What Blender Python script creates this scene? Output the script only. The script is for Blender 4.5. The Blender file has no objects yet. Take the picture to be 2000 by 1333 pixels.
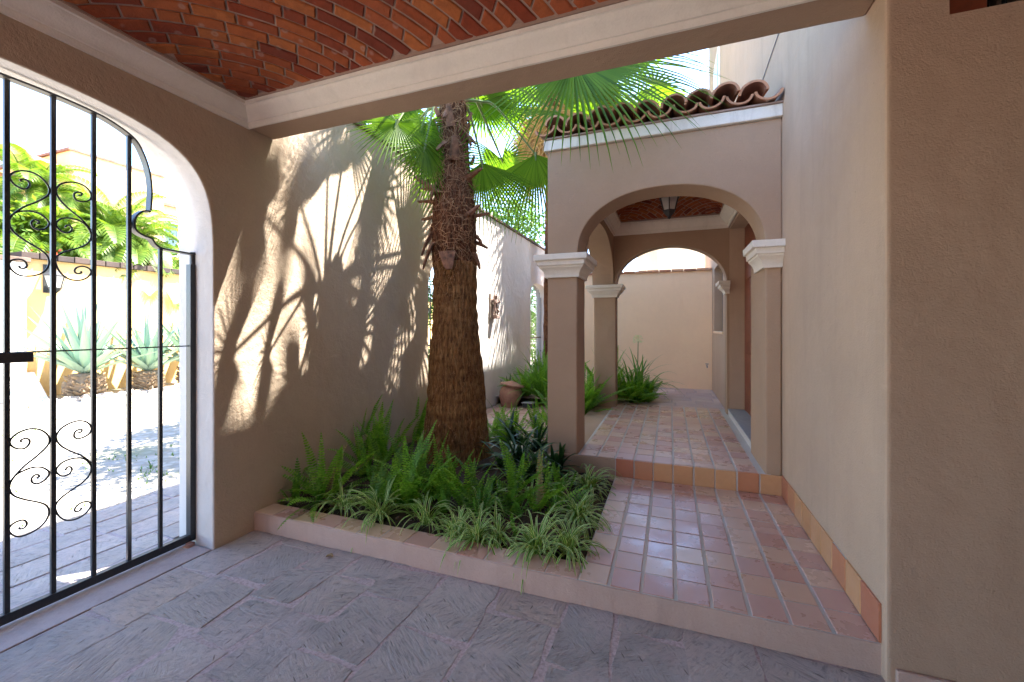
import bpy, bmesh, math, random
from mathutils import Vector, Matrix, noise
R = math.radians
rng = random.Random(7)
scene = bpy.context.scene
COL = scene.collection
V = Vector

# ------------------------------------------------------------------ camera geometry
CAM_H = 1.55; FOC = 826.0; HZ = 640.0; YAW = R(20.45)
FWD = (-math.sin(YAW), math.cos(YAW)); RGT = (math.cos(YAW), math.sin(YAW))
def P(u, v, X=None, Y=None, Z=None):
    """point on a world plane seen at a photo pixel (used to read real positions)"""
    a = (u-1000)/FOC; b = (HZ-v)/FOC
    d = (FWD[0]+a*RGT[0], FWD[1]+a*RGT[1], b)
    t = X/d[0] if X is not None else (Y/d[1] if Y is not None else (Z-CAM_H)/d[2])
    return V((d[0]*t, d[1]*t, CAM_H+d[2]*t))

# ------------------------------------------------------------------ mesh builder
class MB:
    def __init__(s): s.v=[]; s.f=[]; s.m=[]; s.uv=[]; s.sm=[]
    def face(s, pts, mi=0, uv=None, smooth=False):
        n=len(s.v); s.v += [tuple(p) for p in pts]
        s.f.append(tuple(range(n,n+len(pts)))); s.m.append(mi); s.sm.append(smooth)
        s.uv.append(uv or [(0,0)]*len(pts))
    def box(s, x0,x1,y0,y1,z0,z1, mi=0, M=None):
        c=[V((x,y,z)) for z in (z0,z1) for y in (y0,y1) for x in (x0,x1)]
        if M: c=[M@p for p in c]
        n=len(s.v); s.v += [tuple(p) for p in c]
        for q in ((0,2,3,1),(4,5,7,6),(0,1,5,4),(2,6,7,3),(0,4,6,2),(1,3,7,5)):
            s.f.append(tuple(n+i for i in q)); s.m.append(mi); s.sm.append(False); s.uv.append([(0,0)]*4)
    def grid(s, rows, mi=0, smooth=True, closed=False, uvs=None):
        n=len(s.v); w=len(rows[0])
        for r in rows: s.v += [tuple(p) for p in r]
        for i in range(len(rows)-1):
            for j in range(w if closed else w-1):
                k=(j+1)%w
                s.f.append((n+i*w+j, n+i*w+k, n+(i+1)*w+k, n+(i+1)*w+j)); s.m.append(mi); s.sm.append(smooth)
                if uvs: s.uv.append([uvs[i][j],uvs[i][k],uvs[i+1][k],uvs[i+1][j]])
                else: s.uv.append([(0,0)]*4)
    def tube(s, pts, rad, n=6, mi=0, cap=True, smooth=True, flat=1.0):
        pts=[V(p) for p in pts]; rows=[]
        up=V((0,0,1))
        for i,p in enumerate(pts):
            t=(pts[min(i+1,len(pts)-1)]-pts[max(i-1,0)])
            if t.length<1e-9: t=V((0,0,1))
            t.normalize()
            if i==0:
                a=t.cross(up)
                if a.length<.05: a=t.cross(V((1,0,0)))
                a.normalize()
            else:
                a=a-t*a.dot(t)
                if a.length<1e-6: a=t.orthogonal()
                a.normalize()
            b=t.cross(a)
            r=rad[i] if isinstance(rad,(list,tuple)) else rad
            rows.append([p+a*math.cos(2*math.pi*k/n)*r+b*math.sin(2*math.pi*k/n)*r*flat for k in range(n)])
        s.grid(rows,mi,smooth,closed=True)
        if cap:
            s.face(list(reversed(rows[0])),mi); s.face(rows[-1],mi)
    def lathe(s, prof, c=(0,0,0), n=24, mi=0, smooth=True, M=None):
        rows=[]
        for r,z in prof:
            row=[V((r*math.cos(2*math.pi*k/n),r*math.sin(2*math.pi*k/n),z)) for k in range(n)]
            if M: row=[M@p for p in row]
            rows.append([p+V(c) for p in row])
        s.grid(rows,mi,smooth,closed=True)
    def prism(s, pts, ext, mi=0, side_mi=None):
        """polygon pts (3d list) extruded by ext vector; side_mi(i)->material of side i"""
        ext=V(ext); a=[V(p) for p in pts]; b=[p+ext for p in a]
        s.face(list(reversed(a)),mi); s.face(b,mi)
        for i in range(len(a)):
            j=(i+1)%len(a)
            s.face([a[i],a[j],b[j],b[i]], side_mi(i) if side_mi else mi)
    def loft(s, pa, pb, mi=0, side_mi=None):
        a=[V(p) for p in pa]; b=[V(p) for p in pb]
        s.face(list(reversed(a)),mi); s.face(b,mi)
        for i in range(len(a)):
            j=(i+1)%len(a); s.face([a[i],a[j],b[j],b[i]], side_mi(i) if side_mi else mi)
    def build(s, name, mats, parent=None, bevel=0, merge=False, tri=False, revbevel=0):
        me=bpy.data.meshes.new(name); me.from_pydata(s.v,[],s.f)
        if not isinstance(mats,(list,tuple)): mats=[mats]
        for m in mats: me.materials.append(m)
        me.polygons.foreach_set('material_index', s.m)
        me.polygons.foreach_set('use_smooth', s.sm)
        uvl=me.uv_layers.new(name='UVMap')
        flat=[c for u in s.uv for p in u for c in p]
        uvl.data.foreach_set('uv', flat)
        me.update()
        if merge or tri:
            bm=bmesh.new(); bm.from_mesh(me)
            if merge: bmesh.ops.remove_doubles(bm, verts=bm.verts, dist=1e-4)
            bmesh.ops.recalc_face_normals(bm, faces=bm.faces)
            if tri: bmesh.ops.triangulate(bm, faces=[f for f in bm.faces if len(f.verts)>4])
            bm.to_mesh(me); bm.free()
        o=bpy.data.objects.new(name, me); COL.objects.link(o)
        if parent: o.parent=parent
        if revbevel:
            at_=me.attributes.new('bevel_weight_edge','FLOAT','EDGE'); em={}
            for p in me.polygons:
                for k in p.edge_keys: em.setdefault(k,set()).add(p.material_index)
            for e in me.edges: at_.data[e.index].value=1.0 if len(em.get(e.key,()))>1 else 0.0
            b=o.modifiers.new('bevel','BEVEL'); b.width=revbevel; b.segments=3; b.limit_method='WEIGHT'
        if bevel:
            b=o.modifiers.new('bevel','BEVEL'); b.width=bevel; b.segments=2; b.limit_method='ANGLE'; b.angle_limit=R(40)
        return o

def handmade(o, cuts=10, amp=.0022):
    me=o.data; bm=bmesh.new(); bm.from_mesh(me)
    bmesh.ops.remove_doubles(bm,verts=bm.verts,dist=1e-5)
    L=[e for e in bm.edges if e.calc_length()>.9]
    if L: bmesh.ops.subdivide_edges(bm,edges=L,cuts=cuts*3,use_grid_fill=True)
    L=[e for e in bm.edges if e.calc_length()>.16]
    if L: bmesh.ops.subdivide_edges(bm,edges=L,cuts=3,use_grid_fill=True)
    for v in bm.verts:
        p=v.co; k=V((noise.noise(p*2.3),noise.noise(p*2.3+V((9,1,4))),noise.noise(p*2.3+V((3,7,2)))))+.6*V((noise.noise(p*11),noise.noise(p*11+V((5,5,5))),noise.noise(p*11+V((8,2,1)))))
        v.co=p+k*amp
    for f in bm.faces: f.smooth=True
    bm.to_mesh(me); bm.free(); me.set_sharp_from_angle(angle=R(32)); return o
def tag(o, label, cat, group=None):
    o['label']=label; o['category']=cat
    if group: o['group']=group
    return o
def struct(o): o['kind']='structure'; return o
def thing(name, label, cat, loc=(0,0,0), group=None):
    o=bpy.data.objects.new(name,None); COL.objects.link(o); o.empty_display_size=.1
    return tag(o,label,cat,group)

# ------------------------------------------------------------------ materials
def new_mat(name):
    m=bpy.data.materials.new(name); m.use_nodes=True
    nt=m.node_tree; nt.nodes.clear()
    out=nt.nodes.new('ShaderNodeOutputMaterial'); b=nt.nodes.new('ShaderNodeBsdfPrincipled')
    nt.links.new(b.outputs[0], out.inputs[0])
    return m,nt,b,out
def N(nt,t,**k):
    n=nt.nodes.new(t)
    for a,v in k.items():
        if a.startswith('i_'): n.inputs[a[2:].replace('_',' ')].default_value=v
        else: setattr(n,a,v)
    return n
def coords(nt, scale=(1,1,1), rot=(0,0,0)):
    tc=N(nt,'ShaderNodeTexCoord'); mp=N(nt,'ShaderNodeMapping')
    mp.inputs['Scale'].default_value=scale; mp.inputs['Rotation'].default_value=rot
    nt.links.new(tc.outputs['Object'], mp.inputs['Vector']); return mp.outputs[0]
def noise_n(nt, vec, scale, detail=4, rough=.55, dist=0):
    n=N(nt,'ShaderNodeTexNoise'); n.inputs['Scale'].default_value=scale; n.inputs['Detail'].default_value=detail
    n.inputs['Roughness'].default_value=rough; n.inputs['Distortion'].default_value=dist
    if vec: nt.links.new(vec,n.inputs['Vector'])
    return n.outputs['Fac']
def ramp(nt, fac, stops, interp='LINEAR'):
    r=N(nt,'ShaderNodeValToRGB'); cr=r.color_ramp; cr.interpolation=interp
    while len(cr.elements)<len(stops): cr.elements.new(.5)
    for e,(p,c) in zip(cr.elements,stops):
        e.position=p; e.color=(c[0],c[1],c[2],1) if not isinstance(c,(int,float)) else (c,c,c,1)
    nt.links.new(fac,r.inputs[0]); return r.outputs[0]
def mix(nt, fac, a, b, mode='MIX'):
    m=N(nt,'ShaderNodeMix',data_type='RGBA',blend_type=mode)
    for s,val in ((0,fac),(6,a),(7,b)):
        if hasattr(val,'is_output') or hasattr(val,'links'): nt.links.new(val,m.inputs[s])
        elif isinstance(val,(int,float)): m.inputs[s].default_value=val
        else: m.inputs[s].default_value=(val[0],val[1],val[2],1)
    return m.outputs[2]
def math_n(nt, op, a, b=0):
    m=N(nt,'ShaderNodeMath',operation=op)
    for s,val in ((0,a),(1,b)):
        if hasattr(val,'links'): nt.links.new(val,m.inputs[s])
        else: m.inputs[s].default_value=val
    return m.outputs[0]
def bump(nt, bsdf, h, strength=.3, dist=.01, prev=None):
    b=N(nt,'ShaderNodeBump'); b.inputs['Strength'].default_value=strength; b.inputs['Distance'].default_value=dist
    nt.links.new(h,b.inputs['Height'])
    if prev: nt.links.new(prev,b.inputs['Normal'])
    nt.links.new(b.outputs[0], bsdf.inputs['Normal']); return b.outputs[0]
def sc(c,k): return tuple(min(1,x*k) for x in c)

def stucco(name, col, var=.12, grain=170, gs=.35, stains=.0, lumps=.25, stain_col=None):
    m,nt,b,_=new_mat(name); vec=coords(nt)
    big=noise_n(nt,vec,1.1,5,.6,.3); mid=noise_n(nt,vec,9,5,.65); fine=noise_n(nt,vec,grain,3,.6)
    c=ramp(nt,big,[(.3,sc(col,1-var)),(.5,col),(.72,sc(col,1+var*.8))])
    c=mix(nt,ramp(nt,mid,[(.35,0),(.75,.22)]),c,sc(col,.86))
    c=mix(nt,ramp(nt,fine,[(.3,.22),(.6,0)]),c,sc(col,.8))
    if stains:
        v2=coords(nt,(3.0,3.0,.35)); st=noise_n(nt,v2,2.2,6,.65,.5)
        c=mix(nt,ramp(nt,st,[(.5,0),(.75,stains)]),c,stain_col or sc(col,.62))
    # small specks and pits
    vo=N(nt,'ShaderNodeTexVoronoi'); vo.inputs['Scale'].default_value=7; nt.links.new(vec,vo.inputs['Vector'])
    sp=ramp(nt,vo.outputs['Distance'],[(.018,.6),(.03,0)])
    c=mix(nt,sp,c,sc(col,.45))
    scf=noise_n(nt,coords(nt,(1.5,1.5,5)),3.1,7,.75,1.2)
    c=mix(nt,ramp(nt,scf,[(.60,0),(.68,.16),(.76,.05)]),c,sc(col,1.35))
    nt.links.new(c,b.inputs['Base Color']); b.inputs['Roughness'].default_value=.92
    b.inputs['Specular IOR Level'].default_value=.25
    n0=bump(nt,b,noise_n(nt,vec,2.6,3,.5,.4),.35,.06); n1=bump(nt,b,mid,lumps,.02,n0); bump(nt,b,fine,gs,.006,n1)
    return m

def simple(name,col,rough=.5,metal=0,var=.0,scale=30,bmp=0,spec=.5):
    m,nt,b,_=new_mat(name); vec=coords(nt); f=noise_n(nt,vec,scale,5,.6)
    c=ramp(nt,f,[(.3,sc(col,1-var)),(.7,sc(col,1+var))])
    nt.links.new(c,b.inputs['Base Color']); b.inputs['Roughness'].default_value=rough; b.inputs['Metallic'].default_value=metal
    b.inputs['Specular IOR Level'].default_value=spec
    if bmp: bump(nt,b,f,bmp,.008)
    return m

def island(name, cols, rough=.5, vs=14, vamt=.35, bs=.3, dark=(.1,.05,.03), bscale=60, rrange=None, lite=.3, spots=0, spec=.5):
    m,nt,b,_=new_mat(name); vec=coords(nt)
    g=N(nt,'ShaderNodeNewGeometry')
    n=len(cols); c=ramp(nt,g.outputs['Random Per Island'],[(i/n,k) for i,k in enumerate(cols)],'CONSTANT')
    f=noise_n(nt,vec,vs,6,.65,.4)
    c=mix(nt,ramp(nt,f,[(.36,0),(.85,vamt)]),c,dark)
    f3=noise_n(nt,vec,vs*.35,3,.6,.2)
    c=mix(nt,ramp(nt,f3,[(.3,0),(.8,lite)]),c,mix(nt,.5,c,(.75,.6,.5)))
    f2=noise_n(nt,vec,bscale,5,.7)
    if spots:
        vo=N(nt,'ShaderNodeTexVoronoi'); vo.inputs['Scale'].default_value=spots; nt.links.new(vec,vo.inputs['Vector'])
        c=mix(nt,ramp(nt,vo.outputs['Distance'],[(.0,.0),(.12,.32),(.2,.0)]),c,(.5,.4,.36))
    nt.links.new(c,b.inputs['Base Color']); b.inputs['Specular IOR Level'].default_value=spec
    if rrange:
        rr=ramp(nt,noise_n(nt,vec,5,4,.6),[(.3,rrange[0]),(.7,rrange[1])]); nt.links.new(rr,b.inputs['Roughness'])
    else: b.inputs['Roughness'].default_value=rough
    n1=bump(nt,b,f,bs*.6,.012); bump(nt,b,f2,bs,.004,n1)
    return m

def leafmat(name, cols, trans=.35, rough=.45, stripe=None, vs=3):
    m,nt,b,out=new_mat(name); vec=coords(nt)
    f=noise_n(nt,vec,vs,3,.6)
    g=N(nt,'ShaderNodeNewGeometry')
    r=math_n(nt,'ADD',math_n(nt,'MULTIPLY',g.outputs['Random Per Island'],.6),math_n(nt,'MULTIPLY',f,.4))
    c=ramp(nt,r,[(.15+.7*i/max(1,len(cols)-1),k) for i,k in enumerate(cols)])
    if stripe:
        uv=N(nt,'ShaderNodeUVMap'); sx=N(nt,'ShaderNodeSeparateXYZ'); nt.links.new(uv.outputs[0],sx.inputs[0])
        d=math_n(nt,'ABSOLUTE',math_n(nt,'SUBTRACT',sx.outputs[0],.5))
        c=mix(nt,ramp(nt,d,[(.29,0),(.36,1)]),c,stripe)
    nt.links.new(c,b.inputs['Base Color']); b.inputs['Roughness'].default_value=rough
    b.inputs['Specular IOR Level'].default_value=.4
    t=N(nt,'ShaderNodeBsdfTranslucent')
    tc=mix(nt,1.0,c,(1.25,1.25,.5),'MULTIPLY'); nt.links.new(tc,t.inputs[0])
    ms=N(nt,'ShaderNodeMixShader'); ms.inputs[0].default_value=trans
    nt.links.new(b.outputs[0],ms.inputs[1]); nt.links.new(t.outputs[0],ms.inputs[2]); nt.links.new(ms.outputs[0],out.inputs[0])
    return m

TAN=(.43,.30,.21)
M={}
M['tan']=stucco('tan_stucco',TAN,.08,120,.5)
M['tan_beam']=stucco('beam_stucco',(.43,.30,.21),.08,120,.5)
M['portico']=stucco('portico_stucco',(.42,.288,.195),.08,120,.5)
M['cream']=stucco('courtyard_stucco',(.50,.39,.285),.10,80,.5,stains=.3,lumps=.6,stain_col=(.40,.34,.28))
M['house']=stucco('house_stucco',(.53,.385,.275),.10,120,.5,stains=.25)
M['peach']=stucco('peach_stucco',(.93,.69,.46),.04,120,.3,stains=.05)
M['white']=stucco('white_paint_stucco',(.80,.745,.66),.06,90,.35,stains=.28,stain_col=(.5,.45,.38))
M['white_old']=stucco('dripped_white_stucco',(.80,.745,.66),.06,90,.35,stains=.55,stain_col=(.34,.29,.24))
M['lit_white']=stucco('lit_white_stucco',(.62,.58,.555),.06,120,.4,stains=.25,lumps=.5,stain_col=(.55,.47,.40))  # reveals whiter than the wall paint, the daylight on them put into colour
M['white_wall']=stucco('old_white_stucco',(.70,.655,.61),.08,100,.4,stains=.25,lumps=.5,stain_col=(.5,.46,.42))
M['curb']=stucco('curb_stucco',(.52,.375,.31),.12,120,.45,stains=.3,lumps=.5)
M['orange']=stucco('orange_stucco',(.86,.56,.24),.06,60,.25,stains=.10)
M['orange2']=stucco('pale_orange_stucco',(.85,.58,.30),.06,60,.25)
M['iron']=simple('black_iron',(.018,.02,.024),.38,.0,.3,80,.15,.6)
M['dark_iron']=simple('aged_iron',(.03,.03,.032),.5,.0,.3,80,.15)
M['wood']=simple('red_brown_wood',(.20,.05,.022),.42,0,.3,12,.1)
M['dark_wood']=simple('dark_wood',(.055,.035,.025),.5,0,.3,12,.1)
M['grey_step']=simple('grey_stone',(.32,.33,.35),.55,0,.15,20,.1)
M['clay']=island('clay_tile',[(.52,.23,.11),(.58,.29,.15),(.46,.18,.09),(.60,.34,.20),(.40,.17,.10)],.8,16,.45,.4,(.06,.045,.04),50)
M['coping']=island('coping_brick',[(.13,.075,.05),(.17,.10,.065),(.10,.065,.05)],.9,14,.6,.5,(.05,.045,.04),40)
M['coping_dk']=island('dark_coping_tile',[(.06,.038,.03),(.08,.05,.038),(.045,.03,.025)],.9,14,.4,.5,(.03,.025,.02),40,lite=.05)
M['brick']=island('vault_brick',[(.29,.068,.026),(.36,.098,.033),(.23,.046,.021),(.39,.12,.038),(.32,.08,.028),(.18,.038,.022),(.34,.088,.034)],.95,22,.65,.8,(.10,.028,.016),70,spots=9,lite=.05,spec=.15)
M['mortar']=stucco('vault_mortar',(.38,.265,.21),.18,120,.6)
M['tile']=island('floor_tile',[(.50,.27,.20),(.56,.36,.245),(.52,.31,.24),(.47,.235,.175),(.58,.39,.28),(.54,.33,.225),(.50,.29,.235),(.59,.40,.26)],.35,26,.16,.07,(.40,.22,.165),160,rrange=(.21,.40),lite=.12,spec=.85)
M['skirt']=island('skirting_tile',[(.50,.20,.09),(.55,.28,.12),(.46,.165,.085),(.52,.235,.115),(.58,.31,.14)],.4,22,.25,.1,(.30,.10,.05),120,rrange=(.3,.5),lite=.12)
M['grout']=stucco('tile_grout',(.52,.48,.44),.12,160,.5)
M['path']=island('courtyard_tile',[(.42,.27,.20),(.47,.32,.25),(.38,.23,.18)],.6,9,.3,.15,(.25,.14,.1),40)
M['pinkstone']=island('pink_flagstone',[(.56,.42,.36),(.52,.38,.34),(.60,.46,.39),(.50,.38,.35)],.6,9,.25,.3,(.25,.15,.13),40)
M['soil']=simple('garden_soil',(.055,.035,.022),.95,0,.6,60,.9)
M['terracotta']=simple('terracotta',(.36,.19,.14),.7,0,.2,18,.2)
M['statue']=simple('weathered_clay',(.20,.13,.105),.85,0,.35,25,.4)
M['leaf_fan']=leafmat('fan_leaf',[(.055,.125,.010),(.09,.185,.014),(.13,.24,.02),(.08,.165,.015)],.55,.55)
M['leaf_dead']=leafmat('dead_fan_leaf',[(.36,.20,.06),(.50,.31,.11),(.42,.25,.10),(.30,.17,.07)],.3,.7)
M['petiole']=simple('petiole_green',(.14,.19,.055),.45,0,.25,10,.05)
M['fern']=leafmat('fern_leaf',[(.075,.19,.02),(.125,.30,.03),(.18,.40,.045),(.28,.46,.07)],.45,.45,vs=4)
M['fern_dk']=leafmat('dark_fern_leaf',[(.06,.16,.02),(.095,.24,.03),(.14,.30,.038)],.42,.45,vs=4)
M['fern_dry']=leafmat('dry_fern_leaf',[(.16,.15,.04),(.22,.18,.06)],.25,.6)
M['spider']=leafmat('spider_plant_leaf',[(.09,.22,.03),(.14,.31,.05),(.11,.26,.04)],.3,.38,stripe=(.66,.74,.34))
M['strap']=leafmat('strap_leaf',[(.018,.055,.022),(.03,.085,.03),(.045,.11,.04)],.15,.28)
M['strap_lt']=leafmat('light_strap_leaf',[(.07,.18,.03),(.11,.25,.04),(.16,.33,.055)],.35,.35)
M['tree_leaf']=leafmat('tree_leaf',[(.05,.12,.02),(.09,.19,.03),(.14,.26,.045)],.4,.5)
M['areca']=leafmat('feather_palm_leaf',[(.06,.13,.015),(.10,.19,.02),(.15,.24,.03),(.24,.28,.04)],.4,.45)
M['agave']=leafmat('agave_leaf',[(.19,.30,.23),(.24,.35,.28),(.21,.32,.25)],.05,.45)
M['bark']=simple('tree_bark',(.14,.10,.07),.9,0,.35,20,.6)
M['agave_stem']=island('agave_stem',[(.28,.20,.11),(.20,.14,.08),(.33,.25,.15)],.9,20,.5,.5)
M['flower']=leafmat('pale_flower',[(.62,.68,.45),(.72,.75,.55)],.3,.6)
M['red_flower']=leafmat('red_flower',[(.55,.06,.05),(.65,.12,.08)],.3,.6)
M['glass']=simple('dark_window_glass',(.02,.024,.028),.06,0,.2,5,0,.8)
M['blue_glass']=simple('sky_tinted_glass',(.06,.10,.14),.15,0,.1,3,0,.8)
M['cable']=simple('cable',(.2,.2,.22),.6)
M['stone']=simple('loose_stone',(.4,.33,.27),.9,0,.3,30,.5)
M['dry_leaf']=leafmat('dry_leaf',[(.30,.19,.09),(.36,.24,.12)],.15,.7)

def lamp_glass():
    m,nt,b,_=new_mat('lantern_glass')
    b.inputs['Base Color'].default_value=(.85,.84,.80,1); b.inputs['Roughness'].default_value=.35
    b.inputs['Transmission Weight'].default_value=.5; b.inputs['IOR'].default_value=1.1
    return m
M['lglass']=lamp_glass()

def flagstone():
    """grey chiselled quarry stone: every slab its own tint and its own chisel direction"""
    m,nt,b,_=new_mat('quarry_slab'); tc=N(nt,'ShaderNodeTexCoord'); g=N(nt,'ShaderNodeNewGeometry')
    rnd=g.outputs['Random Per Island']
    ang=math_n(nt,'ADD',math_n(nt,'MULTIPLY',rnd,1.5),.15)
    vr=N(nt,'ShaderNodeVectorRotate',rotation_type='Z_AXIS'); nt.links.new(tc.outputs['Object'],vr.inputs['Vector']); nt.links.new(ang,vr.inputs['Angle'])
    mp=N(nt,'ShaderNodeMapping'); mp.inputs['Scale'].default_value=(1.0,7.0,1.0); nt.links.new(vr.outputs[0],mp.inputs['Vector'])
    g1=noise_n(nt,mp.outputs[0],10,6,.72,.35)
    mp2=N(nt,'ShaderNodeMapping'); mp2.inputs['Scale'].default_value=(5.0,1.3,1.0); mp2.inputs['Rotation'].default_value=(0,0,.5); nt.links.new(vr.outputs[0],mp2.inputs['Vector'])
    g2=noise_n(nt,mp2.outputs[0],10,6,.74,.4); g3=noise_n(nt,tc.outputs['Object'],26,6,.75,.6)
    sel=ramp(nt,noise_n(nt,tc.outputs['Object'],3.1,3,.6,.6),[(.42,0),(.56,1)]); sel2=ramp(nt,noise_n(nt,tc.outputs['Object'],2.3,4,.6,.9),[(.50,0),(.66,.85)])
    groove=mix(nt,sel2,mix(nt,sel,g1,g2),g3)
    obj=tc.outputs['Object']
    big=noise_n(nt,obj,2.2,4,.6,.3); mid=noise_n(nt,obj,14,6,.7,.3); fine=noise_n(nt,obj,130,4,.65)
    c=ramp(nt,rnd,[(0,(.50,.425,.385)),(.2,(.56,.475,.43)),(.4,(.43,.375,.35)),(.58,(.53,.445,.40)),(.75,(.47,.41,.38)),(.93,(.57,.44,.37))],'CONSTANT')
    c=mix(nt,ramp(nt,big,[(.45,0),(.68,.75)]),c,(.59,.475,.45)); c=mix(nt,ramp(nt,noise_n(nt,obj,4.5,5,.65,.8),[(.55,0),(.72,.5)]),c,(.56,.42,.405))
    c=mix(nt,ramp(nt,mid,[(.4,0),(.75,.55)]),c,(.36,.34,.35))
    c=mix(nt,ramp(nt,groove,[(.34,.8),(.5,0)]),c,(.22,.195,.185))
    vo=N(nt,'ShaderNodeTexVoronoi'); vo.inputs['Scale'].default_value=5.5; vo.inputs['Randomness'].default_value=1; nt.links.new(mp.outputs[0],vo.inputs['Vector'])
    pit=ramp(nt,vo.outputs['Distance'],[(.05,1),(.13,0)])
    c=mix(nt,math_n(nt,'MULTIPLY',pit,.75),c,(.11,.09,.07))
    nt.links.new(c,b.inputs['Base Color'])
    nt.links.new(ramp(nt,mid,[(.3,.42),(.7,.72)]),b.inputs['Roughness'])
    h=math_n(nt,'SUBTRACT',groove,math_n(nt,'MULTIPLY',pit,.5))
    n1=bump(nt,b,big,.4,.05); n2=bump(nt,b,h,1.0,.026,n1); bump(nt,b,fine,.5,.005,n2)
    return m
M['slab']=flagstone()
def joint():
    m,nt,b,_=new_mat('pink_mortar'); vec=coords(nt)
    f=noise_n(nt,vec,3,5,.6); f2=noise_n(nt,vec,60,4,.6)
    c=ramp(nt,f,[(.3,(.52,.40,.39)),(.55,(.55,.43,.42)),(.75,(.42,.34,.33))])
    c=mix(nt,ramp(nt,f2,[(.35,.5),(.6,0)]),c,(.2,.15,.13))
    nt.links.new(c,b.inputs['Base Color']); b.inputs['Roughness'].default_value=.9; bump(nt,b,f2,.5,.006); return m
M['joint']=joint()
def cobble():
    m,nt,b,_=new_mat('cobbled_earth_road'); vec=coords(nt)
    vo=N(nt,'ShaderNodeTexVoronoi'); vo.inputs['Scale'].default_value=8; nt.links.new(vec,vo.inputs['Vector'])
    f=noise_n(nt,vec,1.3,5,.6); f2=noise_n(nt,vec,30,5,.7)
    c=ramp(nt,vo.outputs['Color'],[(.2,(.40,.36,.31)),(.5,(.50,.45,.39)),(.8,(.34,.31,.28))])
    c=mix(nt,ramp(nt,vo.outputs['Distance'],[(.38,0),(.6,.8)]),c,(.30,.26,.20))
    c=mix(nt,ramp(nt,f,[(.5,0),(.7,.65)]),c,(.17,.19,.09))
    c=mix(nt,ramp(nt,f2,[(.35,.4),(.6,0)]),c,(.2,.18,.15))
    nt.links.new(c,b.inputs['Base Color']); b.inputs['Roughness'].default_value=.95
    n1=bump(nt,b,vo.outputs['Distance'],-.6,.03); bump(nt,b,f2,.5,.01,n1); return m
M['cobble']=cobble()
def fibre_trunk(name,c0,c1,c2,vs):
    m,nt,b,_=new_mat(name); vec=coords(nt,(9,9,1.0))
    f=noise_n(nt,vec,vs,6,.7,.6); v2=coords(nt,(1,1,9)); ring=noise_n(nt,v2,1.3,3,.6,.4)
    f3=noise_n(nt,coords(nt,(36,36,11)),1.3,4,.7,.3)
    c=ramp(nt,f,[(.3,c0),(.5,c1),(.72,c2)])
    c=mix(nt,ramp(nt,ring,[(.4,0),(.7,.5)]),c,c0)
    c=mix(nt,ramp(nt,f3,[(.35,.75),(.52,0)]),c,sc(c0,.45))
    nt.links.new(c,b.inputs['Base Color']); b.inputs['Roughness'].default_value=.95; b.inputs['Specular IOR Level'].default_value=.15
    n1=bump(nt,b,f,.9,.03); bump(nt,b,f3,1.0,.02,n1); return m
M['trunk']=fibre_trunk('palm_trunk_bark',(.12,.052,.02),(.30,.148,.058),(.50,.31,.13),5)
M['trunk_up']=fibre_trunk('palm_fibre_skin',(.075,.030,.016),(.19,.075,.034),(.33,.165,.08),6)
M['boot']=simple('palm_leaf_base',(.19,.085,.045),.85,0,.55,18,.6)
M['hair']=simple('palm_fibre',(.33,.175,.08),.85,0,.4,14,.0)

# ------------------------------------------------------------------ key dimensions
XL=-2.98; XR=.885; YB0=2.30; YB1=2.51; YC=2.345; YS=4.10; HC=.14; HP=.31

# ------------------------------------------------------------------ ground, floors (setting)
mb=MB(); mb.face([(-400,-400,-.07),(400,-400,-.07),(400,400,-.07),(-400,400,-.07)])
struct(mb.build('ground',M['cobble']))

def slab_field(name, x0,x1,y0,y1,z, wr, lr, along='Y', gap=.011, mats=None, seed=1, jit=.012, chunky=.006):
    r=random.Random(seed); mb=MB(); a=x0 if along=='Y' else y0; a1=x1 if along=='Y' else y1
    b0,b1=(y0,y1) if along=='Y' else (x0,x1)
    while a<a1-.02:
        w=min(r.uniform(*wr), a1-a)
        if a1-(a+w)<wr[0]*.5: w=a1-a
        c=b0-r.uniform(0,lr[1])
        while c<b1:
            l=r.uniform(*lr); c0=max(c,b0); c1=min(c+l,b1); c+=l
            if c1-c0<.03: continue
            g=gap*r.uniform(.4,1.8)
            q=[]
            n=5
            corners=[(a+g,c0+g),(a+w-g,c0+g),(a+w-g,c1-g),(a+g,c1-g)]
            corners=[(p[0]+r.uniform(-jit,jit),p[1]+r.uniform(-jit,jit)) for p in corners]
            for i in range(4):
                p,s=corners[i],corners[(i+1)%4]
                for k in range(n):
                    t=k/n; e=r.uniform(-1,1)*jit*.35 if k else 0
                    dx,dy=s[0]-p[0],s[1]-p[1]; L=math.hypot(dx,dy) or 1
                    q.append((p[0]+dx*t-dy/L*e,p[1]+dy*t+dx/L*e))
            if along=='X': q=[(v_,u_) for u_,v_ in q][::-1]
            cx=sum(p[0] for p in q)/len(q); cy=sum(p[1] for p in q)/len(q); h=z+r.uniform(-.002,.002)
            tx,ty=r.uniform(-.006,.006),r.uniform(-.006,.006)
            top=[(cx+(p[0]-cx)*.985,cy+(p[1]-cy)*.985,h+(p[0]-cx)*tx+(p[1]-cy)*ty) for p in q]
            bot=[(p[0],p[1],z-chunky-.004) for p in q]
            n0=len(mb.v); K=len(q); mb.v+=top+bot
            mb.f.append(tuple(range(n0,n0+K))); mb.m.append(0); mb.sm.append(False); mb.uv.append([(0,0)]*K)
            for i in range(K):
                j=(i+1)%K; mb.f.append((n0+i,n0+K+i,n0+K+j,n0+j)); mb.m.append(0); mb.sm.append(False); mb.uv.append([(0,0)]*4)
        a+=w
    o=mb.build(name,mats[0])
    mb=MB(); mb.face([(x0,y0,z-chunky),(x1,y0,z-chunky),(x1,y1,z-chunky),(x0,y1,z-chunky)])
    j=mb.build('mortar_bed',mats[1],parent=o)
    return struct(o)
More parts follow.
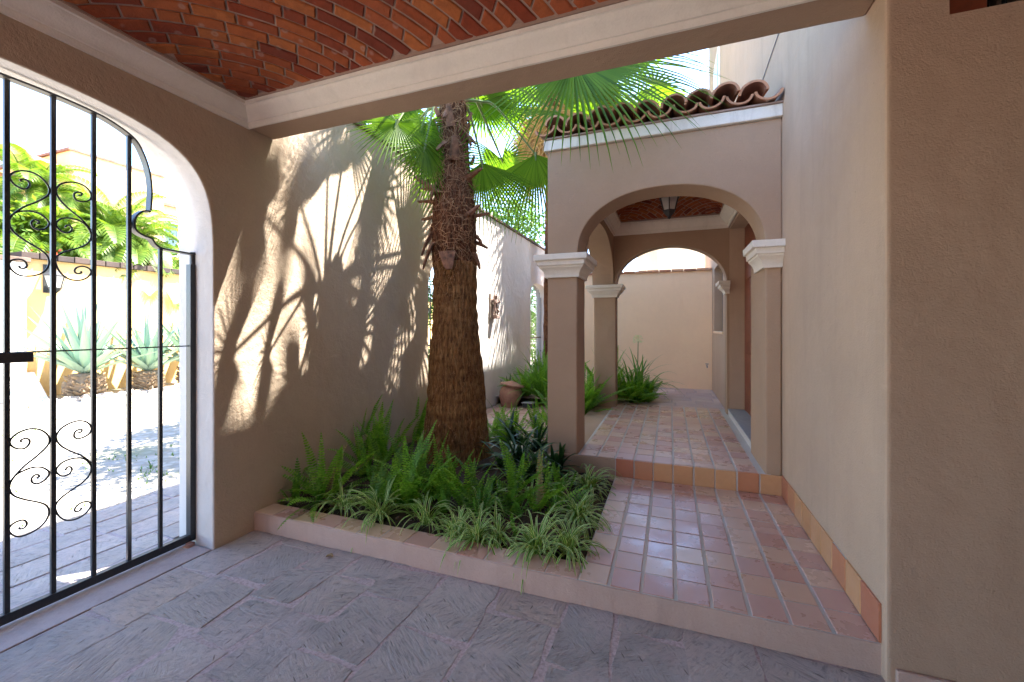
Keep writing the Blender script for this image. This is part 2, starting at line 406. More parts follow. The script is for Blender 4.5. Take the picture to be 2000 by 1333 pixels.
slab_field('carport_floor',-2.985,4.6,-3.3,2.36,0,(.24,.40),(.26,.72),'Y',.005,(M['slab'],M['joint']),5,.028,.003)
# threshold strip and sidewalk outside the gate
mb=MB(); mb.box(-3.42,-2.99,-1.55,2.03,-.06,.004)
struct(mb.build('threshold',stucco('pale_threshold',(.47,.38,.36),.18,90,.5,stains=.5,lumps=.6),bevel=.004))
slab_field('sidewalk',-4.56,-3.43,-6,14,-.004,(.26,.34),(.5,.95),'Y',.008,(M['slab'],M['joint']),9,.012)
mb=MB(); mb.box(-4.72,-4.57,-8,16,-.09,.0)
struct(mb.build('kerb',stucco('kerb_stone',(.50,.47,.45),.15,60,.5,stains=.4),bevel=.01))
# road with grass tufts as stuff
mb=MB(); mb.face([(-13.6,-30,-.045),(-4.71,-30,-.045),(-4.71,40,-.045),(-13.6,40,-.045)])
struct(mb.build('road',M['cobble']))
mb=MB(); r=random.Random(4)
for i in range(2600):
    c=V((r.uniform(-11.5,-4.75),r.uniform(-1,9),-.045))
    if noise.noise(c*1.1)<.08 and not c.x>-4.95: continue
    for k in range(3):
        d=V((r.uniform(-1,1),r.uniform(-1,1),0))*.04; w=V((d.y,-d.x,0)).normalized()*.006; h=r.uniform(.015,.05)
        mb.face([c-w,c+w,c+d+V((0,0,h))])
o=mb.build('grass',M['tree_leaf']); o['kind']='stuff'; o['label']='short weeds growing between the cobbles of the road'

# ------------------------------------------------------------------ tiles
def tile_grid(mb, org, ex, ey, nx, ny, px, py, gx, gy, h, cut=None, r=None, start=(0,0)):
    """tiles as little pillowed blocks on plane org+ex*u+ey*v, thickness along ex x ey"""
    ex=V(ex); ey=V(ey); nz=ex.cross(ey).normalized(); org=V(org)
    for i in range(nx):
        for j in range(ny):
            u0=i*px+gx/2; u1=(i+1)*px-gx/2; v0=j*py+gy/2; v1=(j+1)*py-gy/2
            if cut and not cut((u0+u1)/2,(v0+v1)/2): continue
            e=.0035; hh=h+r.uniform(-.0012,.0012); jx=r.uniform(-.0015,.0015); jy=r.uniform(-.0015,.0015)
            def pt(u,v_,z): return org+ex*(u+jx)+ey*(v_+jy)+nz*z
            t=(r.uniform(-.0012,.0012),r.uniform(-.0012,.0012))
            n0=len(mb.v)
            lo=[pt(u0,v0,0),pt(u1,v0,0),pt(u1,v1,0),pt(u0,v1,0)]
            mi=[pt(u0,v0,hh-e*.6),pt(u1,v0,hh-e*.6),pt(u1,v1,hh-e*.6),pt(u0,v1,hh-e*.6)]
            to=[pt(u0+e,v0+e,hh+t[0]),pt(u1-e,v0+e,hh+t[1]),pt(u1-e,v1-e,hh-t[0]),pt(u0+e,v1-e,hh-t[1])]
            mb.v+=[tuple(p) for p in lo+mi+to]
            for q in ((8,9,10,11),(0,1,5,4),(1,2,6,5),(2,3,7,6),(3,0,4,7),(4,5,9,8),(5,6,10,9),(6,7,11,10),(7,4,8,11)):
                mb.f.append(tuple(n0+k for k in q)); mb.m.append(0); mb.sm.append(False); mb.uv.append([(0,0)]*4)
def kerb_body(mb,x0,x1,y0,y1,z0,z1,rad=.008):
    prof=[(y0,z0)]+[(y0+rad-rad*math.cos(a),z1-rad+rad*math.sin(a)) for a in [math.pi/2*k/4 for k in range(5)]]+[(y1,z1),(y1,z0)]
    mb.prism([(x0,y,z) for y,z in prof][::-1],(x1-x0,0,0))
rt=random.Random(11)
X0=-.485; PX=(XR-X0)/8; PY=(YS-YC)/9
# tiled walk (lower) : stucco body + grout bed + tiles
walk=thing('tiled_walk','low terracotta tiled walkway with pink stucco front edge, running up to the porch step','walkway')
mb=MB(); kerb_body(mb,X0,XR,YC,YS,-.05,HC-.0055); mb.build('body',M['curb'],walk)
mb=MB(); mb.face([(X0+.002,YC+.002,HC-.004),(XR-.001,YC+.002,HC-.004),(XR-.001,YS,HC-.004),(X0+.002,YS,HC-.004)]); mb.build('grout',M['grout'],walk)
mb=MB(); tile_grid(mb,(X0,YC+.004,HC-.006),(1,0,0),(0,1,0),8,9,PX,PY,.018,.009,.006,None,rt); mb.build('tiles',M['tile'],walk)
# porch floor (upper): body, riser tiles, floor tiles
porch=thing('tiled_porch_floor','raised porch floor of terracotta tiles with an orange tiled riser','porch floor')
mb=MB(); mb.box(-1.13,XR,YS,7.15,-.05,HP-.008,0); mb.build('body',M['portico'],porch,bevel=.008)
mb=MB(); mb.face([(-.845,YS+.003,HP-.004),(.80,YS+.003,HP-.004),(.80,7.14,HP-.004),(-.845,7.14,HP-.004)]); mb.build('grout',M['grout'],porch)
mb=MB(); tile_grid(mb,(-.655-PX,YS+.004,HP-.006),(1,0,0),(0,1,0),9,15,PX,.2027,.018,.009,.006,lambda u,v:not(u<.01),rt); mb.build('tiles',M['tile'],porch)
mb=MB(); tile_grid(mb,(X0,YS-.001,HC),(1,0,0),(0,0,1),8,1,PX,HP-HC-.002,.012,.002,.010,None,rt); mb.build('riser_tiles',M['skirt'],porch)
mb=MB(); mb.box(X0,XR-.001,YS-.004,YS,HC,HP-.006); mb.build('riser_grout',M['grout'],porch)

# planter : curb + soil + inner edges
planter=thing('planter_curb','long pink stucco planter curb topped with square terracotta tiles','planter')
mb=MB(); kerb_body(mb,XL,X0,YC,YC+.175,-.05,HC-.0055); mb.build('curb',M['curb'],planter)
mb=MB(); mb.face([(XL,YC+.002,HC-.004),(X0-.002,YC+.002,HC-.004),(X0-.002,YC+.173,HC-.004),(XL,YC+.173,HC-.004)]); mb.build('grout',M['grout'],planter)
mb=MB(); tile_grid(mb,(XL,YC+.003,HC-.006),(1,0,0),(0,1,0),13,1,(X0-XL)/13,.172,.008,.004,.006,None,rt); mb.build('tiles',M['tile'],planter)
mb=MB(); rows=[]
for i in range(61):
    x=XL+.005+(X0-XL-.01)*i/60; row=[]
    for j in range(61):
        y=YC+.18+(5.0-YC-.18)*j/60
        e=min(x-XL+.3,X0-x,y-YC-.18+.0)
        d=math.hypot(x+2.1,y-4.1)
        z=.085+.05*min(1,max(0,e)/.25)+.05*math.exp(-(d/.6)**2)+.022*noise.noise(V((x*7,y*7,0)))+.014*noise.noise(V((x*22,y*22,3)))
        row.append((x,y,z))
    rows.append(row)
mb.grid(rows); struct(mb.build('soil',M['soil']))
mb=MB()
r=random.Random(3)
for i in range(700):
    x=r.uniform(XL+.03,X0-.03); y=r.uniform(YC+.2,4.9); s=r.uniform(.006,.022)
    Mx=Matrix.Translation((x,y,.14+r.uniform(-.02,.01)))@Matrix.Rotation(r.uniform(0,6),4,'Z')@Matrix.Rotation(r.uniform(0,3),4,'X')
    mb.box(-s,s,-s*.5,s*.5,-s*.25,s*.25,0,Mx)
o=mb.build('mulch',M['bark']); o['kind']='stuff'; o['label']='scattered bark chips and dead bits on the planter soil'
# courtyard paving behind the planter, and the rear patio
slab_field('courtyard_path',-2.975,-1.16,5.0,9.3,HC-.0,(.2,.2),(.2,.2),'Y',.006,(M['path'],M['grout']),13,.002,.006)
slab_field('rear_patio',-2.975,.80,7.16,9.36,HP-.012,(.28,.36),(.3,.55),'X',.012,(M['pinkstone'],M['joint']),15,.008)

# ------------------------------------------------------------------ carport
def arch_pts(c, hw, spring, rise, n=20, power=2.2):
    pts=[]
    for k in range(n+1):
        t=math.pi*k/n; ct,st=math.cos(t),math.sin(t)
        pts.append((c-hw*math.copysign(abs(ct)**(2/power),ct), spring+rise*abs(st)**(2/power)))
    return pts
def arch_wall(u0,u1,z0,z1,arches,top=None):
    """outline (u,z) with arch notches open to z0; returns pts and indices of reveal edges"""
    pts=[(u0,z0)]; rev=set()
    for (c,hw,sp,rise,base,pw) in arches:
        a=arch_pts(c,hw,sp,rise,40,pw); s=len(pts)
        pts+= [(c-hw,z0)]+a+[(c+hw,z0)]
        for k in range(s,len(pts)-1): rev.add(k)
    pts+=[(u1,z0)]
    pts+= top if top else [(u1,z1),(u0,z1)]
    return pts,rev
carport=thing('carport','tan stucco carport bay with red brick vaulted ceiling, white cornice and wide arched gateway','carport')
g0,g1=-1.55,2.035
pts,rev=arch_wall(-3.3,2.49,-.05,3.32,[((g0+g1)/2,(g1-g0)/2,1.70,1.135,0,5.2)])
ptb,_r=arch_wall(-3.3,2.49,-.05,3.32,[((g0+g1)/2,(g1-g0)/2+.045,1.70,1.235,0,5.2)])
mb=MB(); mb.loft([(XL,u,z) for u,z in pts],[(XL-.44,u,z) for u,z in ptb],0,lambda i:1 if i in rev else 0)
mb.build('gate_wall',[M['cream'],M['lit_white']],carport,revbevel=.014,merge=True,tri=True)
mb=MB(); mb.box(XL,XR,YB0,YB1,3.05,3.30); handmade(mb.build('beam',M['tan_beam'],carport,bevel=.012),14,.003)
mb=MB(); mb.box(4.6,4.8,-3.3,2.29,-.05,3.4); mb.build('end_wall',M['tan'],carport)
pts,rev=arch_wall(XL-.44,4.8,-.05,3.4,[(-1.2,1.2,1.75,.55,0,3.4)])
mb=MB(); mb.prism([(u,-3.5,z) for u,z in pts],(0,.2,0)); mb.build('rear_light_arch',M['tan'],carport,merge=True,tri=True)  # unseen rear wall, its arch opened to let fill light into the carport
fw_=thing('bounce_wall','added pale stucco wall out of view behind the carport, bouncing sunlight inside','wall')  # added out of view to bounce sunlight into the carport
mb=MB(); mb.box(-3.4,9,-10.3,-10,-.05,3.2); mb.build('wall',M['house'],fw_)
mb=MB(); mb.box(-3.45,9,-10.35,-9.95,3.201,3.26); mb.build('coping',M['coping'],fw_)
mb=MB(); mb.box(-3.4,9,-9.99,-3.51,-.06,-.012); struct(mb.build('forecourt',M['pinkstone']))  # added sunlit ground, bounces light in through the rear arch
# cornice: profile swept round the ceiling rectangle
def cornice_ring(x0,x1,y0,y1,prof,name,mat,parent,flip=1):
    mb=MB(); rows=[]
    for ins,z in prof: rows.append([V((x0+ins,y0+ins,z)),V((x1-ins,y0+ins,z)),V((x1-ins,y1-ins,z)),V((x0+ins,y1-ins,z))])
    mb.grid(rows,0,False,closed=True); return handmade(mb.build(name,mat,parent),16,.0022)
prof=[(0,3.045),(.014,3.045),(.016,3.056),(.022,3.066),(.024,3.078),(.034,3.080),(.040,3.092),(.052,3.104),(.070,3.116),(.088,3.128),(.100,3.140),(.106,3.150),(.108,3.154),(.122,3.156),(.122,3.180),(0,3.181)]
cornice_ring(XL,4.6,-3.3,YB0,prof,'cornice',M['white'],carport)
# brick vault
def vault(x0,x1,y0,y1,z0,rise,pitch,blen,name_parent,seed,brick_name='bricks',thick=.012,gp=.0068):
    r=random.Random(seed)
    cx,cy=(x0+x1)/2,(y0+y1)/2; hx,hy=(x1-x0)/2,(y1-y0)/2
    def zf(x,y):
        a=max(0,1-((x-cx)/hx)**2); b=max(0,1-((y-cy)/hy)**2)
        return z0+rise*(a*b)**.80
    par=thing_part=None
    mb=MB(); n=64; rows=[]
    for i in range(n+1):
        u=-math.cos(math.pi*i/n)*hx+cx
        rows.append([V((u,cy-math.cos(math.pi*j/n)*hy,zf(u,cy-math.cos(math.pi*j/n)*hy)+.006)) for j in range(n+1)])
    mb.grid(rows); shell=mb.build('brick_vault',M['mortar'],name_parent)
    mb=MB()
    # rim band of mortar between cornice and first bricks
    rim=[[(x0-.03,y0-.03,z0-.012),(x1+.03,y0-.03,z0-.012),(x1+.03,y1+.03,z0-.012),(x0-.03,y1+.03,z0-.012)],[(x0+.006,y0+.006,z0-.012),(x1-.006,y0+.006,z0-.012),(x1-.006,y1-.006,z0-.012),(x0+.006,y1-.006,z0-.012)],[(x0+.006,y0+.006,z0+.03),(x1-.006,y0+.006,z0+.03),(x1-.006,y1-.006,z0+.03),(x0+.006,y1-.006,z0+.03)]]
    mb.grid([[V(p) for p in q] for q in rim],0,False,closed=True); mb.build('mortar_rim',M['mortar'],shell)
    mb=MB()
    S2=math.sqrt(2)
    for sx in (-1,1):
        for sy in (-1,1):
            # quadrant: corner at (cx+sx*hx, cy+sy*hy), local p=distance from corner along x, q along y
            cmax=(hx+hy)/S2+.1
            c=.02
            while c<cmax:
                cw=pitch*r.uniform(.92,1.08); s=-c-r.uniform(0,blen)
                while s<c:
                    l=blen*r.choice((1,1,1,.95,.55,.72,1.1))
                    s0,s1=s+gp,s+l-gp; s+=l
                    c0,c1=c+gp,c+cw-gp
                    mid_c,mid_s=(c0+c1)/2,(s0+s1)/2
                    p=(mid_c+mid_s)/S2; q=(mid_c-mid_s)/S2
                    if p<-.12 or q<-.12 or p>hx+.05 or q>hy+.05: continue
                    nseg=4; top=[];low=[]
                    jit=[(r.uniform(-.003,.003),r.uniform(-.003,.003)) for _ in range(2)]
                    dz=r.uniform(-.003,.003)
                    def pos(cc,ss,off):
                        p=(cc+ss)/S2; q=(cc-ss)/S2
                        p=min(max(p,0.004),hx); q=min(max(q,0.004),hy)
                        x=cx+sx*(hx-p); y=cy+sy*(hy-q); return V((x,y,zf(x,y)-off))
                    rr=.007
                    ring_s=[s0+(s1-s0)*k/nseg for k in range(nseg+1)]
                    rows=[]
                    for k,ss in enumerate(ring_s):
                        e=rr if k in(0,nseg) else 0
                        sh=rr if k==0 else (-rr if k==nseg else 0)
                        rows.append((ss,sh))
                    A=[pos(c0,ss,-.002) for ss,_ in rows]; B=[pos(c0+.003,ss+sh*.3,thick*.6+dz) for ss,sh in rows]
                    C=[pos(c0+rr,ss+sh,thick+dz) for ss,sh in rows]; D=[pos(c1-rr,ss+sh,thick+dz) for ss,sh in rows]
                    E=[pos(c1-.003,ss+sh*.3,thick*.6+dz) for ss,sh in rows]; F=[pos(c1,ss,-.002) for ss,_ in rows]
                    if (C[0]-D[0]).length<.004 and (C[-1]-D[-1]).length<.004: continue
                    mb.grid([A,B,C,D,E,F],0,False)
                    for k in (0,nseg):
                        mb.v; 
                    n0=len(mb.v)
                    base=n0-6*(nseg+1)
                    for k in (0,nseg):
                        idx=[base+t*(nseg+1)+k for t in range(6)]
                        mb.f.append(tuple(idx)); mb.m.append(0); mb.sm.append(False); mb.uv.append([(0,0)]*6)
                c+=cw
    mb.build('bricks',M['brick'],shell)
    return shell
vault(XL+.122,4.6-.122,-3.3+.122,YB0-.122,3.195,.90,.069,.215,carport,21,thick=.006,gp=.0050)
# plinth on the right wall belongs to the house front; window too (below)

# ------------------------------------------------------------------ wrought iron gate
XG=-3.22
gate=thing('iron_gate','black wrought iron driveway gate with scrollwork and a curved notched top, standing in the arch','gate')
def sq(mb,p0,p1,w,d):  # rectangular bar between two points lying in the gate plane
    p0,p1=V(p0),V(p1); t=(p1-p0).normalized(); n=V((1,0,0)); s=t.cross(n).normalized()
    a=[p0+s*w/2*i+n*d/2*j for i,j in((-1,-1),(1,-1),(1,1),(-1,1))]; b=[q+(p1-p0) for q in a]
    mb.grid([a,b],0,False,closed=True); mb.face(a[::-1]); mb.face(b)
ys=[1.844-.1765*k for k in range(18)]; ys=[y for y in ys if y>-1.4]
topz=lambda y: 2.835 if y<1.45 else (2.82-.12*max(0,(y-1.45)/.28)**2.2)
for y in ys:
    zt=2.09 if y>1.8 or y<-1.2 else (2.775 if y>1.6 or y<-1.1 else topz(y))
    mb=MB(); sq(mb,(XG,y,.05),(XG,y,zt),.021,.021); mb.build('bar',M['iron'],gate,bevel=.002)
for y in (2.052,-1.52):
    mb=MB(); sq(mb,(XG,y,.03),(XG,y,2.0),.062,.05); mb.build('post',M['iron'],gate,bevel=.003)
mb=MB(); sq(mb,(XG,-1.55,.047),(XG,2.08,.047),.05,.04); mb.build('bottom_rail',M['iron'],gate,bevel=.003)
mb=MB(); sq(mb,(XG-.002,-1.5,1.418),(XG-.002,2.03,1.418),.008,.012); mb.build('cross_rod',M['iron'],gate)
mb=MB(); mb.box(XG-.02,XG+.03,1.05,1.228,1.366,1.42); mb.build('latch_box',M['dark_iron'],gate,bevel=.004)
for z in (2.03,.12):
    mb=MB(); mb.box(XG-.02,XG+.02,2.06,2.10,z,z+.03); mb.tube([(XG,2.055,z-.03),(XG,2.055,z+.06)],.022,10); mb.build('hinge',M['iron'],gate)
def cat(pts,n=6):
    out=[]
    P_=[pts[0]]+list(pts)+[pts[-1]]
    for i in range(1,len(P_)-2):
        a,b,c,d=[V(p) for p in P_[i-1:i+3]]
        for k in range(n):
            t=k/n
            out.append(.5*((2*b)+(c-a)*t+(2*a-5*b+4*c-d)*t*t+(3*b-a-3*c+d)*t**3))
    out.append(V(pts[-1])); return out
def band(pts2,w=.011,d=.05,name='top_band'):
    pts=[V((0,y,z)) for y,z in pts2]; rows=[]
    for i,p in enumerate(pts):
        t=(pts[min(i+1,len(pts)-1)]-pts[max(i-1,0)]).normalized(); s=V((0,-t.z,t.y))
        rows.append([V((XG+j*d/2,0,0))+p+s*i2*w/2 for i2,j in((-1,-1),(1,-1),(1,1),(-1,1))])
    mb=MB(); mb.grid(rows,0,False,closed=True); mb.face(rows[0][::-1]); mb.face(rows[-1]); return mb.build(name,M['iron'],gate)
arcR=cat([V((0,y,z)) for y,z in [(.25,2.845),(1.0,2.845),(1.30,2.842),(1.50,2.825),(1.60,2.798),(1.68,2.758),(1.725,2.70),(1.765,2.59),(1.782,2.46),(1.776,2.32)]],6)
notch=cat([V((0,y,z)) for y,z in [(1.776,2.312),(1.735,2.304),(1.697,2.262),(1.686,2.205),(1.702,2.165),(1.742,2.145),(1.782,2.135),(1.805,2.102),(1.843,2.082),(1.95,2.078),(2.064,2.076)]],6)
band([(p.y,p.z) for p in arcR]); band([(p.y,p.z) for p in notch])
mir=lambda y: .257*2-y
band([(mir(p.y),p.z) for p in arcR][::-1]); band([(mir(p.y),p.z) for p in notch][::-1])
# scrolls, read from the photograph onto the gate plane (zoom: 0.2475 px, y offset 230)
zz=lambda L: [(lambda q:(q.y,q.z))(P(x*.2475,230+y*.2475,X=XG)) for x,y in L]
S=[[(172,505),(160,492),(178,487),(205,490),(230,512),(232,540),(205,563),(165,558),(110,525),(78,480),(85,450),(120,428),(180,420),(250,432),(320,470),(375,530),(390,580),(370,620),(290,665),(200,700),(130,742),(80,785)],
   [(288,838),(308,832),(300,815),(272,808),(248,828),(258,862),(300,885),(345,882),(382,855),(382,820),(330,770),(260,742),(190,738),(125,748),(82,790),(74,840),(110,905),(200,972),(310,1038),(370,1090),(386,1150),(360,1205),(300,1240),(220,1252),(150,1243),(95,1205),(70,1160),(90,1128),(140,1118),(190,1130),(212,1165),(195,1190),(160,1188),(150,1170)],
   [(612,612),(640,614),(645,598),(615,588),(588,600),(586,630),(612,656),(660,664),(705,652),(720,615),(690,560),(625,520),(550,510),(480,525),(445,565),(450,610),(490,670),(560,735),(640,800),(695,860),(715,890)],
   [(515,868),(530,850),(555,856),(568,882),(550,905),(520,910),(480,895),(448,860),(445,830),(480,800),(540,793),(610,808),(670,842),(712,900),(718,945),(695,990),(640,1022),(560,1045),(490,1068),(442,1105),(440,1150),(470,1215),(530,1268),(610,1286),(680,1268),(718,1225),(700,1190),(650,1174),(605,1185),(588,1212),(610,1232),(640,1225),(638,1212)]]
for dz in (0,-1.381):
    for pl in S:
        q=cat([V((XG,y,z+dz)) for y,z in zz(pl)],5)
        mb=MB(); mb.tube(q,.0048,6); mb.build('scroll',M['iron'],gate)

# ------------------------------------------------------------------ courtyard wall with gateways
cw=thing('courtyard_wall','long cream stucco courtyard wall with palm shadows and a dark brick coping','wall')
a1=arch_pts(5.33,.49,2.0,.50,40,2.3); a2=arch_pts(9.85,.62,2.2,.40,40,3.0); h1=a1[:21]; h2=a1[20:]
pa=[(2.49,0),(4.84,0)]+h1+[(5.33,3.6),(2.49,3.6)]
mb=MB(); mb.prism([(XL,u,z) for u,z in pa],(-.26,0,0),0,lambda i:1 if 1<=i<22 else 0); mb.build('wall',[M['cream'],M['lit_white']],cw,revbevel=.012,merge=True,tri=True)
pb=h2+[(5.82,0),(9.23,0)]+a2+[(10.47,0),(14,0),(14,3.5),(5.33,3.5)]
k2=len(h2)+1
mb=MB(); mb.prism([(XL,u,z) for u,z in pb],(-.26,0,0),0,lambda i:1 if (i<len(h2) or k2<=i<k2+42) else 0); mb.build('far_wall',[M['white_wall'],M['lit_white']],cw,revbevel=.012,merge=True,tri=True)
mb=MB(); r=random.Random(2)
for y0,y1,z in ((2.5,5.31,3.6),(5.34,13.9,3.5)):
    y=y0
    while y<y1:
        l=.27; mb.box(XL-.29,XL+.035,y+.006,min(y+l,y1)-.006,z-.0+r.uniform(0,.004),z+.045+r.uniform(-.006,.006)); y+=l
mb.build('coping',M['coping'],cw,bevel=.006)
def iron_leaf(label,y0,y1,ztop,scr,zrail=1.3):
    t=thing('garden_gate',label,'gate'); x=XL-.13; n=int((y1-y0)/.105)
    for k in range(n+1):
        y=y0+(y1-y0)*k/n
        mb=MB(); mb.tube([(x,y,.2),(x,y,ztop(y))],.009,6)
        if k%2: 
            for z in (.55,.75,.95): mb.lathe([(.0,-.03),(.02,0),(0,.03)],(x,y,z),8)
        mb.build('bar',M['dark_iron'],t)
    for z in (.2,zrail): 
        mb=MB(); mb.box(x-.012,x+.012,y0,y1,z-.015,z+.015); mb.build('rail',M['dark_iron'],t)
    if scr:
        for yc in (y0+.05,y0+.16):
            for z0 in (.9,1.85,2.12):
                mb=MB()
                for s in(-1,1):
                    q=[(x,yc+s*(.045-.03*math.cos(a*.9))*1.0,z0+s*0+.10*math.sin(a)) for a in [k*.35 for k in range(18)]]
                    mb.tube([(x,yc+s*.055*math.sin(a*.9)*(1-a/7),z0-.12+.04*a) for a in [k*.35 for k in range(18)]],.007,5)
                mb.build('scroll',M['dark_iron'],t)
    return t
iron_leaf('narrow scrolled iron garden gate in the arch right behind the palm trunk',4.86,5.8,lambda y:2.35,True)
iron_leaf('arched iron bar garden gate at the far end of the courtyard wall',9.25,10.45,lambda y:2.2+.38*math.sqrt(max(0,1-((y-9.85)/.63)**2)),False)

# statue on the wall
st=thing('cherub_relief','small weathered clay cherub playing a pipe, mounted on the courtyard wall','sculpture')
sy,sz=6.95,1.93
mb=MB(); mb.box(XL,XL+.03,sy-.11,sy+.11,sz-.22,sz+.22); mb.build('plaque',stucco('plaque',(.42,.34,.28),.2,60,.5),st,bevel=.006)
mb=MB(); mb.box(XL+.03,XL+.13,sy-.06,sy+.07,sz-.225,sz-.16); mb.build('pedestal',M['statue'],st,bevel=.01)
def skin(name,verts,edges,radii,mat,parent=None,sub=2,root=0):
    me=bpy.data.meshes.new(name); me.from_pydata([tuple(v_) for v_ in verts],edges,[]); me.update()
    me.materials.append(mat); o=bpy.data.objects.new(name,me); COL.objects.link(o)
    if parent: o.parent=parent
    s=o.modifiers.new('skin','SKIN'); s.use_smooth_shade=True
    for i,rr in enumerate(radii):
        k=me.skin_vertices[0].data[i]; k.radius=(rr,rr); k.use_root=(i==root)
    b=o.modifiers.new('sub','SUBSURF'); b.levels=sub; b.render_levels=sub
    return o
bx=XL+.075
bv=[(0,0,-.02),(0,.0,.06),(.0,-.005,.10),(.005,-.005,.125),(.01,-.01,.165),(.015,-.01,.195),
    (.01,-.045,.09),(.04,-.055,.045),(.06,-.02,.075),
    (.01,.045,.09),(.045,.055,.05),(.065,.01,.085),
    (.0,-.03,-.05),(.02,-.04,-.10),(0,-.035,-.15),(.03,-.045,-.158),
    (.0,.03,-.05),(.04,.05,-.085),(.015,.035,-.14),(.045,.045,-.155)]
ed=[(0,1),(1,2),(2,3),(3,4),(4,5),(2,6),(6,7),(7,8),(2,9),(9,10),(10,11),(0,12),(12,13),(13,14),(14,15),(0,16),(16,17),(17,18),(18,19)]
ra=[.045,.042,.035,.018,.04,.03,.02,.016,.013,.02,.016,.013,.03,.024,.016,.013,.03,.024,.016,.013]
skin('body',[(bx+a,sy+b,sz+c) for a,b,c in bv],ed,ra,M['statue'],st)
mb=MB(); mb.tube([(bx+.03,sy-.01,sz+.15),(bx+.09,sy+.02,sz+.06)],.007,6); mb.build('pipe',M['statue'],st)
mb=MB()
for s in(-1,1):
    mb.tube([(XL+.035,sy+s*.02,sz+.08),(XL+.035,sy+s*.06,sz+.13),(XL+.035,sy+s*.085,sz+.10),(XL+.035,sy+s*.07,sz+.03)],[.012,.024,.02,.004],8,flat=.5)
mb.build('wings',M['statue'],st)
mb=MB(); mb.box(XL,XL+.006,6.42,6.50,1.30,1.42); mb.box(XL+.006,XL+.012,6.445,6.475,1.33,1.39)
tag(mb.build('wall_switch',simple('ivory_plastic',(.7,.64,.5),.5),bevel=.002),'ivory switch plate on the cream wall close behind the palm trunk','switch')

# ------------------------------------------------------------------ portico
po=thing('portico','tan stucco entrance portico with arches on square columns, white capitals and a clay tile roof','portico')
PT=3.315
pts,rev=arch_wall(-1.155,XR,2.27,PT,[(-.045,.805,2.27,.58,0,2.2)])
mb=MB(); mb.prism([(u,4.12,z) for u,z in pts],(0,.38,0)); mb.build('front_arch',M['portico'],po,bevel=.012,merge=True,tri=True)
pts,rev=arch_wall(-1.13,.80,2.205,PT,[(-.0075,.7725,2.21,.565,0,2.0)])
mb=MB(); mb.prism([(u,6.75,z) for u,z in pts],(0,.22,0)); mb.build('rear_arch',M['portico'],po,bevel=.012,merge=True,tri=True)
pts,rev=arch_wall(4.505,6.745,2.21,PT,[(5.625,1.115,2.21,.66,0,2.2)])
mb=MB(); mb.prism([(-.82,u,z) for u,z in pts],(-.33,0,0)); mb.build('side_arch',M['portico'],po,bevel=.012,merge=True,tri=True)
def capital(x0,x1,y0,y1,z0,z1,parent,sides='xXyY'):
    h=z1-z0; pr=[(0,0),(.022,.0),(.024,.16),(.030,.2),(.034,.27),(.05,.36),(.068,.43),(.07,.5),(.085,.52),(.088,.72),(.112,.74),(.114,1.0),(0,1.001)]
    rows=[]
    for o_,t in pr:
        a=x0-(o_ if 'x' in sides else 0); b=x1+(o_ if 'X' in sides else 0); c=y0-(o_ if 'y' in sides else 0); d=y1+(o_ if 'Y' in sides else 0)
        rows.append([V((a,c,z0+h*t)),V((b,c,z0+h*t)),V((b,d,z0+h*t)),V((a,d,z0+h*t))])
    mb=MB(); mb.grid(rows,0,False,closed=True); mb.face(rows[-1]); mb.face(rows[0][::-1])
    return handmade(mb.build('capital',M['white'],parent,bevel=.005),4,.0025)
mb=MB(); mb.box(-1.155,-.85,4.115,4.505,-.02,2.268); c1=handmade(mb.build('column',M['portico'],po,bevel=.014),8,.003); capital(-1.155,-.85,4.115,4.505,2.045,2.269,c1)
mb=MB(); mb.box(-1.13,-.785,6.745,6.97,.0,2.21); c2=handmade(mb.build('column',M['portico'],po,bevel=.014),8,.003); capital(-1.13,-.785,6.745,6.97,2.02,2.211,c2)
mb=MB(); mb.box(.76,XR-.001,4.117,4.80,.29,2.268); c3=handmade(mb.build('pillar',M['portico'],po,bevel=.014),8,.003); capital(.76,XR-.001,4.117,4.50,2.055,2.275,c3,'xy')
mb=MB(); mb.box(.765,.80,6.75,6.97,.29,2.21); c4=mb.build('pillar',M['portico'],po,bevel=.006); capital(.765,.80,6.75,6.97,2.03,2.211,c4,'xyY')
mb=MB(); mb.box(-1.185,XR,4.085,4.14,PT,3.42); mb.box(-1.185,-1.12,4.142,7.0,PT,3.42); handmade(mb.build('cornice_band',M['white_old'],po,bevel=.007),12,.003)
mb=MB(); mb.box(-1.15,XR,4.142,6.97,PT+.001,3.36)
# deck sloping
mb=MB(); mb.prism([(-1.17,4.07,3.421),(-1.17,7.05,3.421),(-1.17,7.05,3.98),(-1.17,4.07,3.435)],(XR+1.17-.001,0,0)); mb.build('roof_deck',M['mortar'],po)
cornice_ring(-.82,.785,4.50,6.75,[(a*1.0,2.975+(b-3.045)*1.28) for a,b in prof],'ceiling_cornice',M['white'],po)
vault(-.82+.122,.785-.122,4.50+.122,6.75-.122,3.165,.30,.06,.17,po,33,thick=.005,gp=.005)
mb=MB(); mb.box(-.82,.80,4.5,4.52,2.9,PT); 
